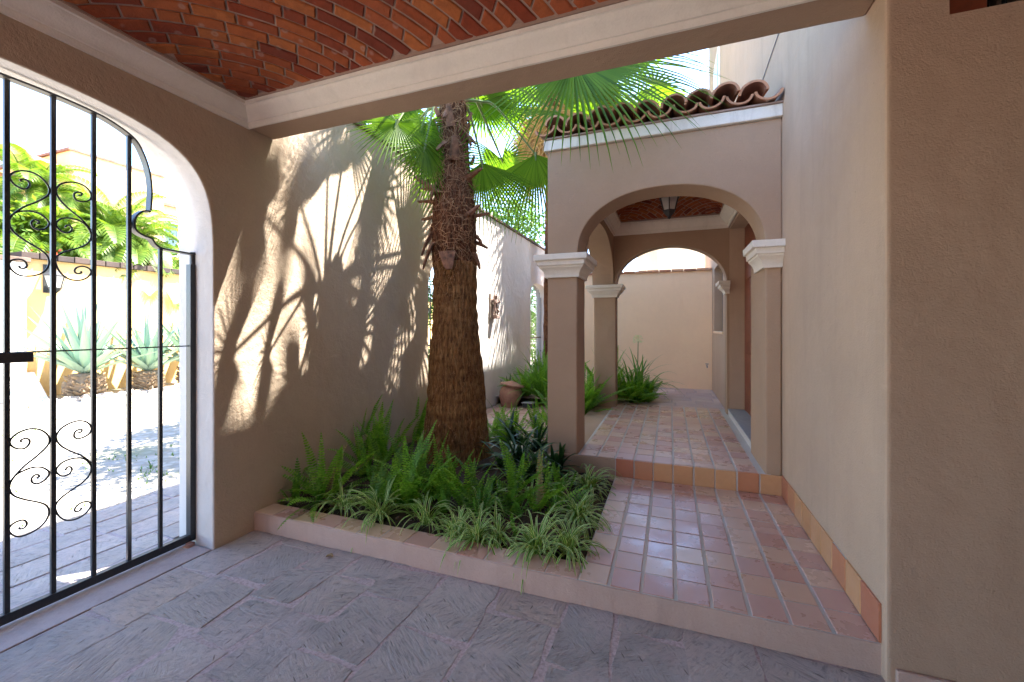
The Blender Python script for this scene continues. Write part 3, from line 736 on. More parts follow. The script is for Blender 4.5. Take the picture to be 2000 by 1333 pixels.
# barrel roof tiles: canals and covers, end-on to the courtyard
r=random.Random(17)
def barrel(x,y0,L,slope,zb,rad,up,tilt=0,dx=0):
    rows_o=[];rows_i=[];n=14; th=.021
    for t in (0,.5,1.0):
        y=y0+L*t; z=zb+slope*L*t; rr=rad*(1.08-.16*t)
        o_=[];i_=[]
        for k in range(n+1):
            a=math.pi*k/n
            c_,s_=math.cos(a),math.sin(a)*(.9 if up else -.75)
            w=1+.03*noise.noise(V((x*3,k*.4,y)))
            p=V((x+dx*t+c_*rr*w, y, z+s_*rr*w)); q=V((x+dx*t+c_*(rr-th)*w, y, z+s_*(rr-th)*w))
            if tilt: 
                p.z+=c_*rr*tilt; q.z+=c_*rr*tilt
            o_.append(p); i_.append(q)
        rows_o.append(o_); rows_i.append(i_)
    mb=MB(); mb.grid(rows_o); mb.grid([q[::-1] for q in rows_i])
    mb.grid([rows_o[0],rows_i[0]],0,False); mb.grid([rows_i[-1],rows_o[-1]],0,False)
    for k in (0,n):
        mb.grid([[q[k] for q in rows_o],[q[k] for q in rows_i]],0,False)
    return mb.build('roof_tile',M['clay'],po)
nt_=10; pitch=(XR+.09+1.17)/nt_
for k in range(nt_):
    x=-1.17+pitch*(k+.05)
    for m_ in range(4):
        y=4.035+m_*.72+r.uniform(-.015,.015)
        if x<XR-.05:
            barrel(x,y,.80,.19,3.52+m_*.72*.19+r.uniform(-.004,.006),.098,False,r.uniform(-.12,.12),r.uniform(-.01,.01))
        if x+pitch/2<XR-.1:
            barrel(x+pitch/2+r.uniform(-.012,.012),y-.01+r.uniform(-.03,.02),.80,.19,3.52+m_*.72*.19+r.uniform(0,.012),.105,True,r.uniform(-.16,.16),r.uniform(-.012,.012))
mb=MB(); mb.tube([(XR-.13,4.05,3.44),(XR-.06,4.04,3.46),(XR-.01,4.04,3.52)],[.012,.018,.01],6,flat=.6); mb.build('mortar_patch',M['mortar'],po)

# lantern in the portico
def lantern(name,label,c,top,bot,rw,n=6,chain=None,hang=True):
    t=thing(name,label,'lantern'); c=V(c); h=top-bot
    def ring(r_,z): return [V((c.x+r_*math.cos(2*math.pi*(k+.5)/n),c.y+r_*math.sin(2*math.pi*(k+.5)/n),z)) for k in range(n)]
    mb=MB(); a=ring(rw,bot+h*.78); b=ring(rw*.62,bot+h*.30)
    mb.grid([b,a],0,False,closed=True); mb.build('glass',M['lglass'],t)
    mb=MB()
    for k in range(n): mb.tube([a[k],b[k]],rw*.06,5)
    for rr in (a,b):
        for k in range(n): mb.tube([rr[k],rr[(k+1)%n]],rw*.07,5)
    mb.build('frame',M['dark_iron'],t)
    mb=MB(); mb.grid([ring(rw*1.15,bot+h*.78),ring(rw*.7,bot+h*.88),ring(rw*.18,bot+h*1.0)],0,False,closed=True); mb.build('roof_cap',M['dark_iron'],t)
    mb=MB(); mb.grid([ring(rw*.66,bot+h*.30),ring(rw*.5,bot+h*.2),ring(rw*.15,bot+h*.08),ring(rw*.2,bot+h*.04),ring(.002,bot)],0,False,closed=True); mb.build('finial',M['dark_iron'],t)
    mb=MB(); mb.tube([(c.x,c.y,bot+h*.3),(c.x,c.y,bot+h*.55)],rw*.16,8); mb.build('candle_tube',M['white'],t)
    if chain:
        mb=MB(); mb.tube([(c.x,c.y,top),(c.x,c.y,chain)],.008,6); mb.build('chain',M['dark_iron'],t)
    return t
lantern('hanging_lantern','small glass and iron lantern hanging from the portico brick ceiling',(-.005,5.5,0),3.20,2.87,.115,6,3.47)

# ------------------------------------------------------------------ house on the right
ho=thing('house','tall pale stucco house whose wall closes the right side of the walk','house')
def rprism(mb,x0,x1,y0,y1,z0,z1,rad=.018):
    pts=[(x0+rad-rad*math.sin(a),y0+rad-rad*math.cos(a)) for a in [math.pi/2*k/4 for k in range(4,-1,-1)]]
    pts=pts+[(x1,y0),(x1,y1),(x0,y1)]
    mb.prism([(x,y,z0) for x,y in pts],(0,0,z1-z0),0,lambda i:1 if 2<=i<=4 else 0)
mb=MB(); rprism(mb,XR,1.098,YB0,4.80,-.05,9.7)
mb.box(1.098,4.59,YB0,2.55,-.05,2.86,1); mb.box(2.05,4.59,YB0,2.55,2.86,3.04,1); mb.box(1.098,4.59,YB0,2.55,3.04,3.3,1)
mb.box(.80,1.1,4.801,6.729,2.95,3.3); mb.box(.80,1.1,6.73,7.55,0,3.3); mb.box(.80,1.1,7.551,8.95,0,1.48); mb.box(.80,1.1,7.551,8.95,2.66,3.3); mb.box(.80,1.1,8.951,11.2,0,3.3)
mb.box(XR,6,4.802,11.2,3.301,9.7); mb.box(1.1,6,2.552,4.80,3.301,9.7)
mb.build('wall',[M['house'],M['tan']],ho,merge=False)
mb=MB(); mb.box(.2,6.2,1.4,11.72,9.701,9.80); mb.build('roof',M['clay'],ho)  # unseen; height and overhang shaped for the shade line on the courtyard wall
mb=MB(); mb.box(XR+.03,4.55,YB0-.022,YB0-.001,-.05,.075); mb.build('plinth',M['curb'],ho,bevel=.006)
mb=MB(); tile_grid(mb,(XR-.001,YS-.008,HC+.002),(0,-1,0),(0,0,1),9,1,PY,.176,.007,.002,.011,None,rt); o=mb.build('skirting_tiles',M['skirt'],ho)
mb=MB(); mb.box(XR-.006,XR-.0005,YC+.004,YS-.012,HC,HC+.176); mb.build('skirting_grout',M['grout'],ho)
# high window in the carport wall
w=MB(); w.box(1.1,2.05,2.45,2.47,2.86,3.04); wi=w.build('window',M['glass'],ho)
w=MB(); w.box(1.1,2.05,2.40,2.45,2.861,2.885); w.box(1.36,1.385,2.40,2.448,2.886,3.04); w.box(1.30,1.315,2.40,2.448,2.886,3.04); w.build('frame',M['dark_wood'],wi)
w=MB(); w.box(1.10,1.25,2.36,2.39,2.862,3.03); w.build('shutter',M['wood'],wi,bevel=.004)
# passage window
w=MB(); w.box(.99,1.0,7.551,8.95,1.48,2.66); wi=w.build('window',M['glass'],ho)
w=MB()
for y0,y1,z0,z1 in((7.552,7.60,1.481,2.659),(8.90,8.949,1.481,2.659),(7.60,8.90,1.481,1.53),(7.60,8.90,2.61,2.659),(8.23,8.27,1.53,2.61)): w.box(.94,.99,y0,y1,z0,z1)
w.build('frame',M['dark_wood'],wi)
w=MB(); w.box(.785,.99,7.50,9.0,1.44,1.478); w.build('sill',M['peach'],wi,bevel=.006)
# upper window
w=MB(); w.box(XR-.03,XR,8.75,9.75,4.3,6.9); w.box(XR-.04,XR-.031,8.70,9.8,4.2,4.3); wi=w.build('window',M['white'],ho,bevel=.01)
w=MB()
for z0,z1 in((4.45,5.2),(5.3,6.0),(6.1,6.75)): w.box(XR-.036,XR-.031,8.9,9.6,z0,z1)
w.build('pane',M['blue_glass'],wi)
# door in its recess
w=MB(); w.box(.99,1.098,4.803,6.728,.393,2.949); d=w.build('door',M['wood'],ho)
w=MB()
for y0,y1 in((4.95,5.65),(5.85,6.55)):
    for z0,z1 in((.55,1.2),(1.35,2.1),(2.2,2.8)): w.box(.975,.99,y0,y1,z0,z1)
w.build('door_panel',M['wood'],d,bevel=.012)
w=MB(); w.tube([(.98,5.75,1.3),(.93,5.75,1.3),(.93,5.75,1.5),(.98,5.75,1.5)],.012,6); w.build('handle',M['dark_iron'],d)
w=MB(); w.box(.78,1.098,4.803,6.728,.28,.376); w.build('door_step',M['lit_white'],ho,bevel=.006)
w=MB(); w.box(.775,.988,4.803,6.727,.377,.392); w.build('step_slab',M['grey_step'],ho,bevel=.004)
# cable on the wall
mb=MB(); a=P(1521,69,X=XR); b=P(1482,182,X=XR); a=a+(a-b)*1.5; mb.tube([a-V((.006,0,0)),b-V((.006,0,0))],.004,5)
tag(mb.build('cable',M['cable']),'thin grey cable running slantwise down the pale house wall above the roof tiles','cable')

# ------------------------------------------------------------------ rear wall, neighbour
bw=thing('patio_wall','peach stucco wall closing the rear patio, seen through both portico arches','wall')
mb=MB(); mb.box(-2.15,.799,9.35,9.55,.0,2.70); mb.box(-2.15,-1.95,9.551,13.5,.0,2.70); mb.build('wall',M['peach'],bw,bevel=.008)
mb=MB(); x=-2.13; r=random.Random(6)
while x<.79:
    mb.box(x+.006,min(x+.235,.79),9.31,9.59,2.701,2.745+r.uniform(-.004,.006)); x+=.24
mb.build('coping',M['clay'],bw,bevel=.006)
nb=thing('neighbour_building','white flat-roofed house behind the patio wall, with two small roof vents','building')
mb=MB(); mb.box(-.35,3.6,14.0,18,0,4.32); mb.box(-.95,-.36,14.4,18,0,4.05); mb.build('wall',M['white'],nb)
mb=MB(); mb.box(-.45,3.6,13.9,18,4.321,4.40); mb.box(-1.1,-.46,14.3,18,4.051,4.12); mb.build('roof_edge',M['grey_step'],nb)
for x in (1.0,1.35):
    mb=MB(); mb.tube([(x,14.3,4.4),(x,14.3,4.8),(x+.12,14.3,4.9)],[.05,.05,.07],8); mb.build('roof_vent',M['cable'],nb)
# tap on the peach wall
tp=thing('garden_tap','small garden tap low on the right end of the peach patio wall','tap')
mb=MB(); mb.tube([(.70,9.35,.78),(.70,9.27,.78),(.70,9.25,.75)],.011,8); mb.build('spout',M['cable'],tp)
mb=MB(); mb.tube([(.67,9.29,.82),(.73,9.29,.82)],.008,6); mb.tube([(.70,9.29,.78),(.70,9.29,.82)],.007,6); mb.build('handle',M['cable'],tp)

# ------------------------------------------------------------------ plants
def strap(mb, base, az, el, L, w, droop, n=8, mi=0, r=rng, fold=.25, twist=0, taper=2.2):
    """one arching strap leaf: three verts across, V folded"""
    d=V((math.cos(az)*math.cos(el),math.sin(az)*math.cos(el),math.sin(el))); p=V(base); rows=[];uvs=[]
    for k in range(n+1):
        t=k/n
        s=d.cross(V((0,0,1)))
        s=s.normalized() if s.length>.05 else V((-math.sin(az),math.cos(az),0))
        up=s.cross(d).normalized()
        s=(s*math.cos(twist*t)+up*math.sin(twist*t))
        ww=w*.5*(min(1,.55+2.2*t) if t<.3 else 1)*max(0.02,(1-t**taper))
        rows.append([p-s*ww+up*ww*fold,p.copy(),p+s*ww+up*ww*fold]); uvs.append([(0,t),(.5,t),(1,t)])
        d=d+V((0,0,-droop/n*(.4+1.4*t))); d.normalize(); p=p+d*(L/n)
    mb.grid(rows,mi,True,uvs=uvs)
def fern_frond(mb, base, az, el, L, pw, droop, r, n=20, mi=0):
    d=V((math.cos(az)*math.cos(el),math.sin(az)*math.cos(el),math.sin(el))); p=V(base); pts=[];fr=[]
    roll=r.uniform(-.7,.7); az_c=r.uniform(-.4,.4)
    for k in range(n+1):
        t=k/n
        s=d.cross(V((0,0,1))); s=s.normalized() if s.length>.05 else V((-math.sin(az),math.cos(az),0))
        up=s.cross(d).normalized(); s2=s*math.cos(roll)+up*math.sin(roll); u2=s2.cross(d)
        pts.append(p.copy()); fr.append((d.copy(),s2,u2))
        d=d+V((0,0,-droop/n*(.3+1.6*t*t)))+s*az_c/n; d.normalize(); p=p+d*(L/n)
    # rachis
    mb.tube(pts,[.0028*(1-.7*k/n) for k in range(n+1)],3,mi,cap=False)
    m=int(L/.021)
    for k in range(2,m):
        t=k/m; i=min(int(t*n),n-1); f=t*n-i
        q=pts[i].lerp(pts[i+1],f); d,s,u=fr[i]
        ll=pw*(min(1,.35+2.6*t))*(1-max(0,(t-.45)/.55)**1.7*.92)*r.uniform(.88,1.08)
        for sd in(-1,1):
            o=s*sd; tip=q+o*ll+d*ll*.22-u*ll*(.1+r.uniform(0,.2)); w=d*.0088
            mid=q.lerp(tip,.5)+u*ll*.06+d*ll*.02
            mb.face([q-w*.7,q+w*.9,mid+w*1.05,mid-w*.9],mi,None,True)
            mb.face([mid-w*.9,mid+w*1.05,tip],mi,None,True)
def fern(px,py,z,label,h,n,mat='fern',seed=0,lean=None,dry=False):
    r=random.Random(seed); mb=MB()
    for k in range(n):
        az=r.uniform(0,6.283) if lean is None or r.random()<.4 else lean+r.uniform(-.9,.9)
        b=V((px+r.uniform(-.05,.05),py+r.uniform(-.05,.05),z))
        el=r.uniform(.75,1.45) if r.random()<.72 else r.uniform(.25,.8)
        fern_frond(mb,b,az,el,h*1.16*r.uniform(.6,1.12),r.uniform(.034,.05)*(h/.55)**.4,r.uniform(.25,1.3),r,mi=1 if (dry and k<2) else 0)
    return tag(mb.build('fern',[M[mat],M['fern_dry']]),label,'fern','sword ferns in the palm planter')
def at(u,v,z=.14): return P(u,v,Z=z)
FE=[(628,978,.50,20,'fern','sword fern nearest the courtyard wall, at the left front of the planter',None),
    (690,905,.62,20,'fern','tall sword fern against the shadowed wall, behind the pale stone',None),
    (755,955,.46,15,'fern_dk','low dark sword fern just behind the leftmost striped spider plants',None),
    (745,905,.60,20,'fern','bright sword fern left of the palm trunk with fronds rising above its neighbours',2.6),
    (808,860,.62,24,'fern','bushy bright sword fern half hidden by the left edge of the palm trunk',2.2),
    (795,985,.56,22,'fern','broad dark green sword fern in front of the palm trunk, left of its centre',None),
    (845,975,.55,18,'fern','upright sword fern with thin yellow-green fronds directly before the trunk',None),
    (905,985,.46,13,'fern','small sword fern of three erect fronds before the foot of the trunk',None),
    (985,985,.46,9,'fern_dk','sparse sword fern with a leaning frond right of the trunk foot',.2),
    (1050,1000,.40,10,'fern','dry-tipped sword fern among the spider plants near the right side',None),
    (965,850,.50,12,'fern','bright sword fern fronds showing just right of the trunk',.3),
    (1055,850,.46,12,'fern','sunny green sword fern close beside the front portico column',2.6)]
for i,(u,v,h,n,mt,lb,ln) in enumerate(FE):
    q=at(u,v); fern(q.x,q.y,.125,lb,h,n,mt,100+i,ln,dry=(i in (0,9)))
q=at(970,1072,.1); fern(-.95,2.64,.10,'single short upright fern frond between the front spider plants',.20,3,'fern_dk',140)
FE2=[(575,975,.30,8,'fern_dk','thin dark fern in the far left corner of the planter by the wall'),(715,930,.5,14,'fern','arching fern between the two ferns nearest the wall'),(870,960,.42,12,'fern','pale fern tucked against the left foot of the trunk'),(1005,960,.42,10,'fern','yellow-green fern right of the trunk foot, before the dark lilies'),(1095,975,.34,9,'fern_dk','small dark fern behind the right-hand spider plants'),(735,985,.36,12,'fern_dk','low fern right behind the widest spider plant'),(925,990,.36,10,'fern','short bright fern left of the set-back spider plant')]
for i,(u,v,h,n,mt,lb) in enumerate(FE2):
    q=at(u,v); fern(max(q.x,XL+.08),q.y,.125,lb,h,n,mt,160+i,None)
SP=[(672,990,.30,26,'spider plant at the left end of the front row, one runner leaf over the tiles'),
    (742,1010,.33,36,'widest striped spider plant, second from the left in the front row'),
    (832,1020,.30,26,'spider plant with long loose leaves below the left edge of the trunk'),
    (890,1045,.24,26,'small spider plant between the loose one and the low bushy ones'),
    (945,1000,.28,24,'spider plant set back from the row, below the right side of the trunk'),
    (925,1062,.27,32,'low bushy spider plant spilling over the middle of the curb'),
    (970,1050,.26,24,'spider plant tucked right of the low bushy one, beside a lone fern frond'),
    (1048,1075,.30,44,'dense round spider plant at the front right of the planter'),
    (1118,1078,.30,40,'spider plant at the front right corner next to the tiled walk'),
    (1130,1015,.32,44,'large spider plant leaning over the edge of the tiled walk'),
    (1150,955,.32,48,'spider plant at the back right corner below the porch step'),
    (1040,975,.24,20,'small pale spider plant in the middle of the planter, behind the others')]
for i,(u,v,L,n,lb) in enumerate(SP):
    q=at(u,v,.13); q.x=min(q.x,-.60); r=random.Random(300+i); mb=MB()
    q.y=max(q.y,YC+.215)
    for k in range(int(n*1.9)):
        az=r.uniform(0,6.283)
        strap(mb,(q.x+r.uniform(-.03,.03),q.y+r.uniform(-.03,.03),.115),az,r.uniform(.5,1.35),L*1.18*r.uniform(.65,1.2),r.uniform(.014,.021),r.uniform(1.9,3.6),9,0,r,.3,r.uniform(-.4,.4))
    if i==0: strap(mb,(q.x,q.y,.14),3.6,.35,.36,.016,.7,9,0,r)
    tag(mb.build('spider_plant',M['spider']),lb,'spider plant','striped spider plants along the planter edge')
def strap_plant(name,label,cat,x,y,z,L,n,w,mat,seed,el=(.5,1.3),droop=(.8,2.0),group=None):
    r=random.Random(seed); mb=MB()
    for k in range(n):
        strap(mb,(x+r.uniform(-.05,.05),y+r.uniform(-.05,.05),z),r.uniform(0,6.283),r.uniform(*el),L*r.uniform(.6,1.1),w*r.uniform(.8,1.2),r.uniform(*droop),9,0,r,.35,r.uniform(-.5,.5),3)
    return tag(mb.build(name,M[mat]),label,cat,group)
gk='dark strap-leaved lilies by the front column'
q=at(1012,905); strap_plant('strap_lily','dark glossy strap-leaved lily between the trunk and the front column','lily',q.x,q.y,.13,.55,22,.04,'strap',401,group=gk)
q=at(1062,935); strap_plant('strap_lily','dark strap-leaved lily at the foot of the front column, leaves reaching over the step','lily',q.x,q.y,.13,.46,20,.038,'strap',402,group=gk)
q=at(940,965); strap_plant('strap_lily','small dark strap-leaved lily at the right foot of the trunk','lily',q.x+.1,q.y,.13,.28,12,.03,'strap',403,group=gk)
for i,(u,v,L,n,lb) in enumerate([(1000,872,.62,24,'tall dark strap-leaved lily just behind the right side of the trunk'),(1045,880,.60,26,'large dark strap-leaved lily against the left face of the front column'),(1085,925,.5,22,'dark strap-leaved lily before the front column, above the small spider plants'),(1030,935,.5,22,'arching dark strap-leaved lily between trunk and column, nearest the viewer'),(985,915,.42,16,'low dark strap-leaved lily hugging the right foot of the trunk')]):
    q=at(u,v); strap_plant('strap_lily',lb,'lily',min(q.x,-.62),q.y,.12,L,n,.042,'strap',440+i,group=gk)
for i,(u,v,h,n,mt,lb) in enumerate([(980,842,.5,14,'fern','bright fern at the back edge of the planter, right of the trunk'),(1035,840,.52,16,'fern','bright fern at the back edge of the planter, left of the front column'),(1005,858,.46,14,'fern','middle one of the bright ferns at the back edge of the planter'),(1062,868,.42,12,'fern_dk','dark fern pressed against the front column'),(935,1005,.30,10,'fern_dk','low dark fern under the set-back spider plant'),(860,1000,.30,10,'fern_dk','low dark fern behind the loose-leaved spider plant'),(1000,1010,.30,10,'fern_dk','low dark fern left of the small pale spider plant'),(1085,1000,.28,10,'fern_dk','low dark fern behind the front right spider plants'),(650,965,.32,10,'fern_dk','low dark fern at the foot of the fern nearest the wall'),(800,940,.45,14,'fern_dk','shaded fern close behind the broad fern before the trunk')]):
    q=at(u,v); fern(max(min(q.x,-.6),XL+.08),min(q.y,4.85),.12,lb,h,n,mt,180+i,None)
# far side bed
strap_plant('strap_lily','blue-green strap-leaved lily behind the terracotta pot','lily',-2.55,8.0,.14,.6,26,.045,'strap',404)
strap_plant('strap_lily','small upright strap plant against the cream wall left of the terracotta pot','lily',-2.85,7.55,.14,.5,14,.05,'strap',405,(1.0,1.5),(.1,.7))
strap_plant('strap_lily','bushy strap-leaved plant in front of the far garden gate','lily',-2.62,8.5,.14,.95,70,.04,'strap_lt',406)
strap_plant('strap_lily','thick clump of grassy leaves left of the front column, by the far bed','lily',-2.28,7.6,.14,.95,60,.03,'strap_lt',407,(.7,1.4),(.8,2))
def far_fern(label,x,y,z,h,n,mat,seed):
    r=random.Random(seed); mb=MB()
    for k in range(n):
        fern_frond(mb,(x+r.uniform(-.08,.08),y+r.uniform(-.08,.08),z),r.uniform(0,6.283),r.uniform(.5,1.4),h*r.uniform(.6,1.1),.05,r.uniform(.4,1.5),r,12)
    tag(mb.build('fern',[M[mat]]),label,'fern')
far_fern('bushy fern in the far bed seen left of the front column',-1.75,6.6,.14,.65,20,'fern_dk',501)
far_fern('big arching fern between the two portico columns',-1.27,6.35,.2,.85,46,'fern',502)
far_fern('tall leafy fern close behind the rear portico column',-1.22,6.62,.25,.85,22,'fern',503)
far_fern('bright green fern at the foot of the rear arch',-.55,7.30,.30,.52,34,'fern',504)
far_fern('leafy fern clump behind the bright one at the rear arch',-.75,7.55,.30,.62,26,'fern',505)
for i_,(x_,y_,h_,n_,m_,lb_) in enumerate([(-2.5,7.35,.7,34,'fern','light fern low beside the terracotta urn'),(-2.45,8.3,.95,38,'fern','tall fern clump before the far garden gate'),(-2.12,7.3,.95,40,'fern_dk','dark fern mass seen just left of the front column'),(-2.2,7.9,1.0,34,'fern','bright arching fern behind the dark fern mass by the front column'),(-1.45,5.5,.5,18,'fern','fern at the foot of the front column on the courtyard side'),(-1.33,7.15,.95,36,'fern','tall bright fern seen between the columns'),(-1.0,7.35,.95,50,'fern','feathery fern mass behind the rear portico column'),(-.42,7.45,.5,44,'fern','low bright fern beside the agapanthus leaves')]):
    far_fern(lb_,x_,y_,.14 if y_<7.2 else .28,h_,n_,m_,520+i_)
ag=thing('agapanthus','agapanthus with arching strap leaves and one pale round flower head, on the rear patio','lily')
r=random.Random(61); mb=MB()
for k in range(80): strap(mb,(-.55+r.uniform(-.18,.12),7.85+r.uniform(-.1,.1),.30),r.uniform(0,6.283),r.uniform(.7,1.4),.92*r.uniform(.65,1.15),.034,r.uniform(1.0,2.4),10,0,r,.3,0,3)
mb.build('leaves',M['strap_lt'],ag)
mb=MB(); mb.tube([(-.55,7.9,.3),(-.54,7.9,.8),(-.53,7.9,1.30)],[.011,.009,.006],6); mb.build('stalk',M['petiole'],ag)
mb=MB()
for k in range(70):
    a=r.uniform(0,6.283); e=math.asin(r.uniform(-.7,1)); d=V((math.cos(a)*math.cos(e),math.sin(a)*math.cos(e),math.sin(e)))
    c=V((-.53,7.9,1.33)); t=c+d*r.uniform(.06,.085); s=d.orthogonal().normalized()*.009
    mb.face([c+d*.01-s*.15,c+d*.01+s*.15,t+s]); mb.face([t-s,t+s,t+d*.02+s*.6,t+d*.02-s*.6]); s=s.cross(d); mb.face([t-s,t+s,t+d*.02])
mb.build('flower_head',M['flower'],ag)
# terracotta urn in the far bed
ur=thing('terracotta_urn','round terracotta urn with a wide rim leaning by the courtyard wall','urn')
Mx=Matrix.Translation((-2.70,7.05,.13))@Matrix.Rotation(R(9),4,'Y')@Matrix.Rotation(R(-6),4,'X')
mb=MB(); mb.lathe([(.0,.0),(.13,0),(.15,.05),(.19,.16),(.205,.24),(.19,.31),(.165,.345),(.17,.37),(.215,.385),(.225,.40),(.22,.415),(.16,.42),(.14,.38),(.13,.2),(0,.18)],(0,0,0),28,0,True,Mx); mb.build('body',M['terracotta'],ur)
mb=MB(); mb.lathe([(.0,.47),(.05,.465),(.12,.435),(.17,.423),(.17,.41),(0,.41)],(0,0,0),24,0,True,Mx); mb.build('lid',M['terracotta'],ur)
bxo=thing('drain_box','small black box with a grey lid on the courtyard path by the urn','box')
mb=MB(); mb.box(-2.42,-2.22,7.0,7.16,.14,.22); mb.build('box_body',M['dark_iron'],bxo,bevel=.006)
mb=MB(); mb.box(-2.43,-2.21,6.99,7.17,.221,.24); mb.build('lid',M['grey_step'],bxo,bevel=.005)

# small loose things
mb=MB(); q=P(643,1089,Z=.0)
rows=[]
for k in range(6):
    t=k/5; w_=.014*math.sin(math.pi*min(1,.12+t*.88))+.001
    rows.append([q+V((-.02+t*.045,-w_+.01*t,.006+.012*math.sin(t*3))),q+V((-.02+t*.045,.0+.01*t,.002+.006*math.sin(t*3))),q+V((-.02+t*.045,w_+.01*t,.012+.008*math.sin(t*3)))])
mb.grid(rows); mb.grid([[p+V((.004,-.012,.004)) for p in row][::-1] for row in rows])
tag(mb.build('dry_leaf',M['dry_leaf']),'curled brown dry leaf lying on the flagstones near the curb','leaf')
def rock(name,label,c,s,seed):
    bm=bmesh.new(); bmesh.ops.create_icosphere(bm,subdivisions=3,radius=1)
    for v_ in bm.verts:
        n_=noise.noise(v_.co*1.3+V((seed,0,0))); v_.co*=1+.35*n_; v_.co=V((v_.co.x*s[0]+c[0],v_.co.y*s[1]+c[1],v_.co.z*s[2]+c[2]))
    me=bpy.data.meshes.new(name); bm.to_mesh(me); bm.free(); me.materials.append(M['stone'])
    for p in me.polygons: p.use_smooth=True
    o=bpy.data.objects.new(name,me); COL.objects.link(o); return tag(o,label,'stone')
q=P(685,900,Z=.2); rock('garden_stone','pale rough stone between the ferns at the back left of the planter',(q.x,q.y,.17),(.08,.06,.06),3)
q=P(374,1066,Z=.01); rock('broken_brick','small red-brown chip of brick at the foot of the gate hinge post',(q.x-.02,q.y,.008),(.03,.035,.02),9).data.materials[0]=M['terracotta']

# ------------------------------------------------------------------ palms
def petiole(mb,pts,r0,r1):
    q=cat(pts,6); n=len(q); mb.tube(q,[r0+(r1-r0)*k/(n-1) for k in range(n)],7,0,flat=.6)
    return q
def fan(mb,hub,axis,normal,Rr,r,n=46,spread=R(290),droop=.25,cup=.25,split=.36,mi=0):
    axis=V(axis).normalized(); normal=V(normal); normal=(normal-axis*normal.dot(axis)).normalized(); side=axis.cross(normal)
    hub=V(hub)
    for i in range(n):
        ph=-spread/2+spread*(i+.5)/n
        f=math.cos(ph*.5)
        L=Rr*(.62+.40*f)*r.uniform(.93,1.05)
        d=axis*math.cos(ph)+side*math.sin(ph)-normal*cup*abs(math.sin(ph*.5))**2
        d.normalize(); w_dir=(side*math.cos(ph)-axis*math.sin(ph)); w_dir=(w_dir-d*w_dir.dot(d)).normalized(); up=w_dir.cross(d)
        if up.dot(normal)<0: up=-up
        half=math.tan(spread/n/2)*1.03; rows=[]; dr=droop*r.uniform(.6,1.5); p=hub.copy(); dd=d.copy(); lt=0
        st=(.02,.18,.34,.50,.62,.74,.86,1.0)
        for k,t in enumerate(st):
            if k: 
                p=p+dd*(L*(t-lt)); g=dr*max(0,t-.30)*(t-lt)*3.2
                dd=(dd+V((0,0,-g))).normalized()
            lt=t
            rr=L*t; w=half*rr if t<split else half*L*split*max(.03,(1-((t-split)/(1-split))**1.4)*.92)
            rows.append([p-w_dir*w+up*w*.35,p-up*w*.35,p+w_dir*w+up*w*.35])
        mb.grid(rows,mi,False)
def palm_frond(parent,start,hub,axis,normal,Rr,seed,mat='leaf_fan',droop=.25,cup=.25,spread=290,sag=.12,n=46,pm='petiole',pr=(.026,.012)):
    r=random.Random(seed); start=V(start); hub=V(hub)
    mid=start.lerp(hub,.45)+V((0,0,sag*(hub-start).length))
    mb=MB(); fan(mb,hub,axis,normal,Rr,r,n,R(spread),droop,cup); fo=mb.build('frond',M[mat],parent)
    mb=MB(); petiole(mb,[start,start.lerp(mid,.5)+V((0,0,.03)),mid,hub],*pr)
    q=hub; mb.tube([hub-V(axis).normalized()*.02,hub+V(axis).normalized()*.07],[.02,.006],6,0); mb.build('petiole',M[pm],fo)
    return fo
palm=thing('fan_palm','tall fan palm with a flaring brown fibrous trunk growing in the planter','palm')
tb=V((-2.17,4.10,.05)); tt=V((-2.13,3.93,4.40))
def trunk_r(z):
    pr=[(.0,.43),(.13,.375),(.4,.345),(.68,.318),(1.2,.272),(1.75,.230),(2.2,.232),(2.24,.240),(2.58,.243),(2.85,.232),(3.1,.205),(3.4,.172),(3.7,.150),(4.4,.12)]
    for (a,b),(c,d) in zip(pr,pr[1:]):
        if z<=c: return b+(d-b)*(z-a)/(c-a)
    return .14
def trunk_part(z0,z1,nz,na,mat,name,low):
    rows=[]
    for i in range(nz+1):
        z=z0+(z1-z0)*i/nz; t=z/4.4; c=tb.lerp(tt,t); row=[]
        for j in range(na):
            a=2*math.pi*j/na; ca,sa=math.cos(a),math.sin(a); q=V((ca*5.5,sa*5.5,z*1.6))
            rr=trunk_r(z)
            if low:
                rr+=.010*noise.noise(V((ca*16,sa*16,z*4)))+.008*noise.noise(V((ca*34,sa*34,z*10)))+.008*math.sin(z*38+2.5*noise.noise(V((ca*2,sa*2,z*3))))*(.5+.5*noise.noise(q))+.02*noise.noise(V((ca*1.5,sa*1.5,z*2)))
                if z<.35: rr+=.05*(1-z/.35)*abs(noise.noise(V((ca*9,sa*9,z*3))))
            else:
                rr+=-.018+.020*noise.noise(q*1.1)+.013*noise.noise(q*3)+.01*noise.noise(q*7)
            row.append(V((c.x+ca*rr,c.y+sa*rr,z)))
        rows.append(row)
    mb=MB(); mb.grid(rows,0,True,closed=True); return mb.build(name,M[mat],palm)
trunk_part(0.05,2.23,200,150,'trunk','trunk',True)
trunk_part(2.20,4.35,120,110,'trunk_up','fibre_sleeve',False)
r=random.Random(77)
